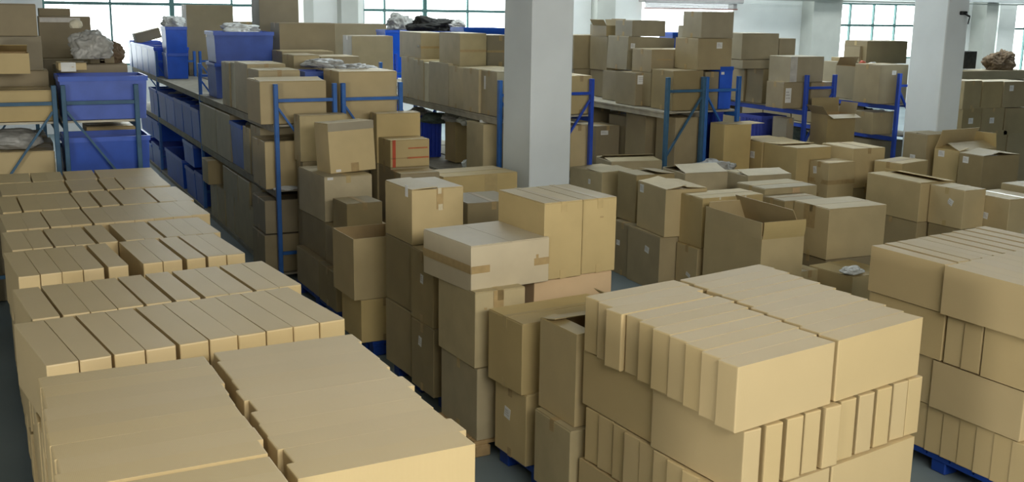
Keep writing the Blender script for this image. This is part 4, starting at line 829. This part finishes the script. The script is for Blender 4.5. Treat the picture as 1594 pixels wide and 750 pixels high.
carton('slanted big box with a white mark, its lid sloping down', 8.223, 13.100, 2.161, 0.780, 0.550, 0.465, 0.0, 'rack_grey', tilt=(0, R(2)), labels=[('F', .1, .72, .07, .07)])
carton('shelf box with a broad white label at its top', 8.000, 12.500, 1.725, 0.238, 0.500, 0.439, 0.0, 'kraft_rack', labels=[('F', .45, .80, .16, .12)])
carton('shelf box with white label on its corner, beside the end box', 8.117, 12.300, 1.725, 0.300, 0.500, 0.457, 0.0, 'kraft_rack', labels=[('F', .8, .82, .10, .14)])
carton('lit low box with a dark slot, stacked before the slanted box', 8.121, 12.320, 2.186, 0.709, 0.480, 0.301, 0.0, 'kraft_dark', seam='x', labels=[('F', .3, .55, .25, .012, {'m': 'tape', 'bars': False, 'name': 'handle_slot'})])
carton('bright end box of the pale shelf rack behind the bar', 8.071, 11.720, 1.725, 0.476, 0.500, 0.515, 0.0, 'kraft_dark', seam='x')
carton('box behind the meeting posts of the pale shelf rack', 8.593, 11.740, 1.725, 0.218, 0.500, 0.493, 0.0, 'kraft_rack')
carton('big box with white label high on its lit front', 8.465, 11.760, 2.244, 0.548, 0.520, 0.406, 0.0, 'kraft_dark', labels=[('F', .62, .78, .09, .08)])
carton('tall box standing topmost against the white wall panel', 8.545, 11.820, 2.654, 0.518, 0.420, 0.343, 0.0, 'rack_grey')
carton('small box with raised flaps on the dark box row', 8.326, 13.850, 2.619, 0.309, 0.400, 0.152, 0.0, 'kraft_dark', style='open', flaps={'L': (120, 5, .1), 'R': (100, 5, .1), 'F': (60, 5, .1)})
carton('open topped box seen against the shuttered opening', 8.305, 13.120, 2.638, 0.560, 0.450, 0.219, 0.0, 'rack_grey', seam='x')
carton('cream box beside the small raised flap box, on shadowed cartons', 8.573, 14.450, 2.620, 0.114, 0.300, 0.159, 0.0, 'rack_grey', style='plain')
tub('blue crate with taped paper scraps, behind the dark post bar', 8.844, 11.760, 1.725, 0.211, 0.500, 0.556, 0.0, sticker_on='F')
tub('lower ribbed blue crate seen through the dark post rack end', 8.803, 11.760, 1.010, 0.127, 0.500, 0.697, 0.0, 'blue_crate', ribs=5, name='plastic_crate', cat='plastic crate')
carton('shadowed box next to the big high labelled box', 10.470, 13.600, 2.200, 0.171, 0.400, 0.376, 0.0, 'kraft_rack')
carton('shadowed box on the floor shelf with grey bag above', 7.702, 13.000, 0.070, 0.381, 0.500, 1.337, 0.0, 'kraft_rack', labels=[('F', .35, .93, .12, .06)])
carton('dim box behind the blue post, upper place under the pale shelf', 8.182, 13.900, 1.309, 0.289, 0.500, 0.277, 0.0, 'kraft_rack')
carton('dim support box at the floor behind the blue post', 8.182, 13.9, .07, .26, .5, 1.234, 0, 'kraft_rack')
carton('dim floor box holding the dark blue sack', 8.172, 13.36, .07, .22, .4, 1.10, 0, 'kraft_rack')
bag('dark blue sack lying between the shaded boxes', 8.502, 13.56, 1.17, .30, .36, .34, 81, 'steel_blue', 'sack', 'plastic_sack')
carton('shaded box with a white label under the pale shelf', 8.108, 12.840, 0.070, 0.278, 0.500, 1.468, 0.0, 'kraft_rack', labels=[('F', .5, .85, .07, .06)])
carton('shaded box with white label low on it, beside the rack post', 8.058, 12.300, 0.070, 0.377, 0.500, 1.536, 0.0, 'kraft_rack', labels=[('F', .55, .72, .07, .07)])
carton('lit box end behind the brace below the pale shelf', 8.143, 11.720, 0.070, 0.370, 0.450, 1.563, 0.0, 'kraft_dark')
carton('tiny box before the bright shuttered opening', 10.312, 14.600, 1.710, 0.227, 0.300, 1.058, 0.0, 'kraft_rack')
tub('blue tub strip showing under the opening, behind boxes', 10.280, 15.000, 2.100, 0.383, 0.400, 0.546, 0.0)
carton('support box beneath the blue tub strip', 10.302, 15.0, 1.71, .36, .4, .385, 0, 'kraft_rack')
# things on the bright blue beam rack
section('on the bright blue beam rack')
carton('plain box on the bright blue beam, first along', 10.141, 12.900, 1.705, 0.332, 0.500, 0.474, 0.0, 'kraft_rack')
carton('box with small white label on the bright blue beam', 10.162, 12.500, 1.705, 0.459, 0.380, 0.495, 0.0, 'kraft_rack', labels=[('F', .38, .66, .08, .06)])
carton('pale creased carton under the pair against the white wall', 9.798, 12.520, 2.204, 0.884, 0.550, 0.124, 0.0, 'rack_grey', seam='x', style='plain')
carton('top box with pale side against the white wall, first of its pair', 9.791, 12.550, 2.332, 0.657, 0.500, 0.368, 0.0, 'rack_grey', tape=False)
carton('second top box of the pair against the white wall', 10.472, 12.560, 2.332, 0.297, 0.450, 0.296, 0.0, 'kraft_rack', tape=False)
carton('box with a tall white paper, by the bright blue post', 9.891, 11.720, 1.705, 0.395, 0.360, 0.358, 0.0, 'kraft_dark', labels=[('F', .22, .5, .10, .20)])
carton('box end inside the bright blue post frame', 10.395, 11.740, 1.705, 0.407, 0.500, 0.348, 0.0, 'kraft_dark')
carton('film wrapped grey box above the bright blue post', 10.018, 11.760, 2.057, 0.592, 0.450, 0.350, 0.0, 'rack_grey', style='plain', amp=.015, strips=[('F', 0, .2, 0, 1, {'m': 'film', 'name': 'film_wrap'})])
bag('grey cloth heap under the bright blue beam', 10.46, 12.2, 1.008, .46, .7, .40, 85, 'cloth_green', 'cloth', 'cloth_heap')
tub('ribbed blue crate below the bright blue beam', 10.101, 12.400, 1.010, 0.447, 0.500, 0.516, 0.0, 'blue_crate', ribs=6, name='plastic_crate', cat='plastic crate')
carton('pale box beside the ribbed blue crate', 10.015, 11.750, 0.950, 0.125, 0.300, 0.618, 0.0, 'rack_grey')
carton('support box below the pale box by the crate', 10.015, 11.75, .0, 0.125, .3, .947, 0, 'kraft_rack')
# things on the last rack
section('on the last rack')
carton('box between the bright blue rack and the last rack', 12.364, 13.600, 1.725, 0.340, 0.500, 0.494, 0.0, 'rack_grey')
carton('pale sided box on the last rack, first of its top row', 12.173, 13.000, 1.725, 0.264, 0.500, 0.526, 0.0, 'rack_grey')
carton('torn box with red and white packets showing', 11.902, 12.420, 1.725, 0.386, 0.500, 0.490, 0.0, 'kraft_rack', style='open', flaps={'B': (60, 5, .15), 'F': (250, 5, .1)})
bag('red packet in the torn box on the last rack', 12.138, 12.62, 2.16, .14, .16, .14, 91, 'red_tape', 'packet', 'packet')
bag('white packet in the torn box on the last rack', 12.333, 12.62, 2.14, .16, .16, .14, 92, 'bag_white', 'packet', 'packet')
carton('box with white label at the end of the last rack top row', 11.623, 11.720, 1.725, 0.549, 0.500, 0.556, 0.0, 'kraft_dark', labels=[('F', .5, .80, .08, .06)])
carton('wide dark box topmost on the last rack, against the window', 12.482, 12.900, 2.230, 0.853, 0.500, 0.350, 0.0, 'kraft_rack', seam='x', tape_m='clear_tape')
carton('small box beside the wide dark topmost box', 12.436, 13.000, 2.249, 0.133, 0.350, 0.249, 0.0, 'kraft_rack')
carton('low lid pieces lying before the window beside the topmost box', 12.368, 13.200, 2.249, 0.322, 0.350, 0.060, 0.0, 'kraft_dark', style='plain')
carton('box on the middle shelf of the last rack, by the grey cloth', 11.872, 12.600, 1.275, 0.363, 0.500, 0.328, 0.0, 'kraft_rack', labels=[('F', .3, .85, .06, .05)])
carton('bright upright box on the middle shelf of the last rack', 11.642, 11.800, 1.275, 0.401, 0.400, 0.319, 0.0, 'kraft_dark', labels=[('F', .4, .88, .04, .05, {'m': 'tape', 'bars': False, 'name': 'tape_patch'})])
bag('white bag above the bright upright box on the last rack', 12.433, 12.35, 1.28, .36, .3, .30, 95, 'bag_white')
bag('dark cloth bundle under the last rack top shelf', 12.422, 12.8, 1.278, .30, .5, .30, 96, 'bag_dark', 'cloth', 'cloth_bundle')
carton('brown box with standing flap between the two last racks', 10.287, 11.250, 0.750, 0.494, 0.330, 0.905, 0.0, 'kraft_dark', style='open', flaps={'B': (95, 0, .2), 'F': (200, 5, .12), 'L': (130, 5, .15), 'R': (100, 5, .15)})
carton('floor box beneath the standing flap box', 10.379, 11.25, .0, .42, .33, .747, 0, 'kraft_rack')
section('in the shaded rows at the back of the racks')  # filler boxes added to close gaps where bright background showed through
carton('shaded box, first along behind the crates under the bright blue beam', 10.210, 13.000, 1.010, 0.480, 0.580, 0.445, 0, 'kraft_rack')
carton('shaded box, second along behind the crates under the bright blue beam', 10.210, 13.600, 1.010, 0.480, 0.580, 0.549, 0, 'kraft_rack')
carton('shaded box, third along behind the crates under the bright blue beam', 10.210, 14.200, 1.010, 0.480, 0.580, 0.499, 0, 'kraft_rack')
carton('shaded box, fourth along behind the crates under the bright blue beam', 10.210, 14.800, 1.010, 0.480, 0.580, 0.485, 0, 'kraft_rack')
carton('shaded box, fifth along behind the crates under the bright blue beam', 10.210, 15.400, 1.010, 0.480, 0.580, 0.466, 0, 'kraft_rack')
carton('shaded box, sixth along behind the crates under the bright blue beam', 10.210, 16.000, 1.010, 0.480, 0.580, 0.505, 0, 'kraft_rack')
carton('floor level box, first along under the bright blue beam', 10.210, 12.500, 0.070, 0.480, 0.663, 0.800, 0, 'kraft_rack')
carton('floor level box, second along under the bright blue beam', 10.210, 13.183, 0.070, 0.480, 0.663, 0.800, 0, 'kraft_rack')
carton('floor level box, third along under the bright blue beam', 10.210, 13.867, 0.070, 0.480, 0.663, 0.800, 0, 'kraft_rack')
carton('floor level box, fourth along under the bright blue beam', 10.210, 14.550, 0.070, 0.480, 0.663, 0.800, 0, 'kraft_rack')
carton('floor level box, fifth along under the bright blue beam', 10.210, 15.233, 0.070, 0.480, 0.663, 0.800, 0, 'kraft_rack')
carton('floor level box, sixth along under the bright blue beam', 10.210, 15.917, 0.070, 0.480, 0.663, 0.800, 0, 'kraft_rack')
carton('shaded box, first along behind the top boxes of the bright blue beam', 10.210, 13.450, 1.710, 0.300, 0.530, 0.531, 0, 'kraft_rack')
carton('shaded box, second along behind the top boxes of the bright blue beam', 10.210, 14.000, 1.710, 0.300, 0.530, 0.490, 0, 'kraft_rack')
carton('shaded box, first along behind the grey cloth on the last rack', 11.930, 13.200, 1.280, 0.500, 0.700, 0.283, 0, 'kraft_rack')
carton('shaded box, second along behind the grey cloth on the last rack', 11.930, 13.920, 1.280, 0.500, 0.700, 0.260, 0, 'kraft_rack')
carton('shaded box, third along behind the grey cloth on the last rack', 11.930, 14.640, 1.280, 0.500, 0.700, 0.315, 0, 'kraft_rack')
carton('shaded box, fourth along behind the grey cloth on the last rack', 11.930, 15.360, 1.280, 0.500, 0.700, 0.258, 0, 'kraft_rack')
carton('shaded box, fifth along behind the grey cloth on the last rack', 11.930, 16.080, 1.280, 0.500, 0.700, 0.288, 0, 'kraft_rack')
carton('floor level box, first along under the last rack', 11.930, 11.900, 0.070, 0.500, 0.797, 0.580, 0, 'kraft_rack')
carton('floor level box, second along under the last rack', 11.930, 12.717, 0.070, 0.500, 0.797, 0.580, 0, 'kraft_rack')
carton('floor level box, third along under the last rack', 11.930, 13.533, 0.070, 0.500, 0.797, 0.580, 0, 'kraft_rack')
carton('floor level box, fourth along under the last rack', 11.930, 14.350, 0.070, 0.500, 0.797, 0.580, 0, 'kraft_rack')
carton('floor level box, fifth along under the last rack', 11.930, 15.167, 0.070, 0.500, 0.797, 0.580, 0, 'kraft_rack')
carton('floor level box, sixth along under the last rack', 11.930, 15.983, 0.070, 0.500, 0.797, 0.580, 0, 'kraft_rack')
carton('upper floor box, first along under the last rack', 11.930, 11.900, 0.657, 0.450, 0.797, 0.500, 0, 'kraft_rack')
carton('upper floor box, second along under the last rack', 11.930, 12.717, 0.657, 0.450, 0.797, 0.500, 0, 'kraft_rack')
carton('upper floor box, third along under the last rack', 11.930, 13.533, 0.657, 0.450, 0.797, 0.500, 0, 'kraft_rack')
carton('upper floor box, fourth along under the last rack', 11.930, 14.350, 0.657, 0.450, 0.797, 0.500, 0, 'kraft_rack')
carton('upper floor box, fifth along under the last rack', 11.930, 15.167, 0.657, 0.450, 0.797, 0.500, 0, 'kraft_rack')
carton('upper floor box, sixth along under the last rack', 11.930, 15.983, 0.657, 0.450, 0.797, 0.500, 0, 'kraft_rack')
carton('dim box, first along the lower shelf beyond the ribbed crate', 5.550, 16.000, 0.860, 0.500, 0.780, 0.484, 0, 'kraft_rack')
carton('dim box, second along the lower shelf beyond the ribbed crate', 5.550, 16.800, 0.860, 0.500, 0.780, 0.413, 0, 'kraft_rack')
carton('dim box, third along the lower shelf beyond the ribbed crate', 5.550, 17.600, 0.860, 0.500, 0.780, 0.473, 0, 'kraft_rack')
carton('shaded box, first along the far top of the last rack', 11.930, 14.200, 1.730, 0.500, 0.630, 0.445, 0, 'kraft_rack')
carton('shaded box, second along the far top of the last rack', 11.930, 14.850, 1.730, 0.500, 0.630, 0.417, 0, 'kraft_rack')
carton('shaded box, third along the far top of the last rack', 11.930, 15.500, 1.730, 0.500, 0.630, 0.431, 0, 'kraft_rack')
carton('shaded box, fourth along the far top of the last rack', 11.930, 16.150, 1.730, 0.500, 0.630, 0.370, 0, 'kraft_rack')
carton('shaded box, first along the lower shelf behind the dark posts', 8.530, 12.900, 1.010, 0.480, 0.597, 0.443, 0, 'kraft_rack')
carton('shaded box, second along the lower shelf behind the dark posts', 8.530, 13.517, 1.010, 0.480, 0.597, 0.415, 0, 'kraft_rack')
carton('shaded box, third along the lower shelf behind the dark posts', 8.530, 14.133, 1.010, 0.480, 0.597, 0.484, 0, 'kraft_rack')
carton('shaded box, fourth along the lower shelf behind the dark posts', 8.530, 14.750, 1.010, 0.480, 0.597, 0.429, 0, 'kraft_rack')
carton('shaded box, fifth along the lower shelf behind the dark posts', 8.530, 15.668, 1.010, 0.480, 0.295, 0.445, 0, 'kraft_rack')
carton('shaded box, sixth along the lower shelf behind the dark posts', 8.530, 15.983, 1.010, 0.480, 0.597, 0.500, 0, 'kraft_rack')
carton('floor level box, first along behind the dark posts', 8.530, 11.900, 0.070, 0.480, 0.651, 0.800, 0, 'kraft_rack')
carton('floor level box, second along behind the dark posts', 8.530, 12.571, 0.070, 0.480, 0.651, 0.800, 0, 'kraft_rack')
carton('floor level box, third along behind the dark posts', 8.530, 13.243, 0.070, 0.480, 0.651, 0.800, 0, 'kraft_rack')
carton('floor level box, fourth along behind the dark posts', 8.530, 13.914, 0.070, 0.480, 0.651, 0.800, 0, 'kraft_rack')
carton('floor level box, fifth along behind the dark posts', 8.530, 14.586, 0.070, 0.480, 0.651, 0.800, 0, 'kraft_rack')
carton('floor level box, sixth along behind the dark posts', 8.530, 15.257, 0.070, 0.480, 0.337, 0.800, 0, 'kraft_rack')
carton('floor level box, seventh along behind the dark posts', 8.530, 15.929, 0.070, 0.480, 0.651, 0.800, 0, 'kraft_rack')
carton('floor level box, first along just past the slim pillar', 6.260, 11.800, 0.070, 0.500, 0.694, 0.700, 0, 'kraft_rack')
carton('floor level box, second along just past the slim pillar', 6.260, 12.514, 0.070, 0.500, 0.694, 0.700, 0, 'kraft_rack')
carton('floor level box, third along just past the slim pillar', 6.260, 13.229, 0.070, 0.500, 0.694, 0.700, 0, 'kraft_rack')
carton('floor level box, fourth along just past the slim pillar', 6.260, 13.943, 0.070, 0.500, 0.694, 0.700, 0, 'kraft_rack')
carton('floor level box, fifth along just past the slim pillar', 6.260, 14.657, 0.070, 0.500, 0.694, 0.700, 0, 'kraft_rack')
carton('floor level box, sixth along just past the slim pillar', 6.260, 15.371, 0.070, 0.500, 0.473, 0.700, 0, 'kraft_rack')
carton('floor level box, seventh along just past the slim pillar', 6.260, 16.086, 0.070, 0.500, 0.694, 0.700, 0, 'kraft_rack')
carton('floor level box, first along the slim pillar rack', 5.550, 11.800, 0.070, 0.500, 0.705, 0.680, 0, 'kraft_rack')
carton('floor level box, second along the slim pillar rack', 5.550, 12.525, 0.070, 0.500, 0.705, 0.680, 0, 'kraft_rack')
carton('floor level box, third along the slim pillar rack', 5.550, 13.250, 0.070, 0.500, 0.705, 0.680, 0, 'kraft_rack')
carton('floor level box, fourth along the slim pillar rack', 5.550, 13.975, 0.070, 0.500, 0.705, 0.680, 0, 'kraft_rack')
carton('floor level box, fifth along the slim pillar rack', 5.550, 14.700, 0.070, 0.500, 0.705, 0.680, 0, 'kraft_rack')
carton('floor level box, sixth along the slim pillar rack', 5.550, 15.425, 0.070, 0.500, 0.419, 0.680, 0, 'kraft_rack')
carton('floor level box, seventh along the slim pillar rack', 5.550, 16.150, 0.070, 0.500, 0.705, 0.680, 0, 'kraft_rack')
carton('floor level box, eighth along the slim pillar rack', 5.550, 16.875, 0.070, 0.500, 0.705, 0.680, 0, 'kraft_rack')
carton('floor level box, first along the second aisle rack', 3.680, 12.400, 0.070, 0.500, 0.723, 0.850, 0, 'kraft_rack')
carton('floor level box, second along the second aisle rack', 3.680, 13.143, 0.070, 0.500, 0.723, 0.850, 0, 'kraft_rack')
carton('floor level box, third along the second aisle rack', 3.680, 13.886, 0.070, 0.500, 0.723, 0.850, 0, 'kraft_rack')
carton('floor level box, fourth along the second aisle rack', 3.680, 14.629, 0.070, 0.500, 0.723, 0.850, 0, 'kraft_rack')
carton('floor level box, fifth along the second aisle rack', 3.680, 15.371, 0.070, 0.500, 0.623, 0.850, 0, 'kraft_rack')
carton('floor level box, sixth along the second aisle rack', 3.680, 16.114, 0.070, 0.500, 0.723, 0.850, 0, 'kraft_rack')
carton('floor level box, seventh along the second aisle rack', 3.680, 16.857, 0.070, 0.500, 0.723, 0.850, 0, 'kraft_rack')
carton('shaded box, first along the lower shelf of the second aisle rack', 3.680, 12.400, 1.010, 0.500, 0.723, 0.485, 0, 'kraft_rack')
carton('shaded box, second along the lower shelf of the second aisle rack', 3.680, 13.143, 1.010, 0.500, 0.723, 0.498, 0, 'kraft_rack')
carton('shaded box, third along the lower shelf of the second aisle rack', 3.680, 13.886, 1.010, 0.500, 0.723, 0.445, 0, 'kraft_rack')
carton('shaded box, fourth along the lower shelf of the second aisle rack', 3.680, 14.629, 1.010, 0.500, 0.723, 0.449, 0, 'kraft_rack')
carton('shaded box, fifth along the lower shelf of the second aisle rack', 3.680, 15.371, 1.010, 0.500, 0.623, 0.473, 0, 'kraft_rack')
carton('shaded box, sixth along the lower shelf of the second aisle rack', 3.680, 16.114, 1.010, 0.500, 0.723, 0.448, 0, 'kraft_rack')
carton('shaded box, seventh along the lower shelf of the second aisle rack', 3.680, 16.857, 1.010, 0.500, 0.723, 0.429, 0, 'kraft_rack')
# odds and ends on the far side, before the end windows
section('past the broad pillar')
carton('dark monitor sized carton beside the broad pillar', 16.469, 14.600, 2.016, 0.403, 0.300, 0.320, 0.0, 'bag_dark', style='plain')
carton('long flat carton lying on the row past the broad pillar', 16.185, 14.400, 1.820, 1.880, 0.500, 0.167, 0.0, 'kraft_rack', seam='x')
carton('support carton under the long flat carton, past the pillar', 16.359, 14.400, 0.000, 1.872, 0.500, 1.808, 0.0, 'kraft_rack', seam='x')
bag('slumped brown sack on the long flat carton before the window', 17.524, 14.6, 1.959, .75, .36, .42, 97, 'sack', 'sack', 'paper_sack', 0, .35)
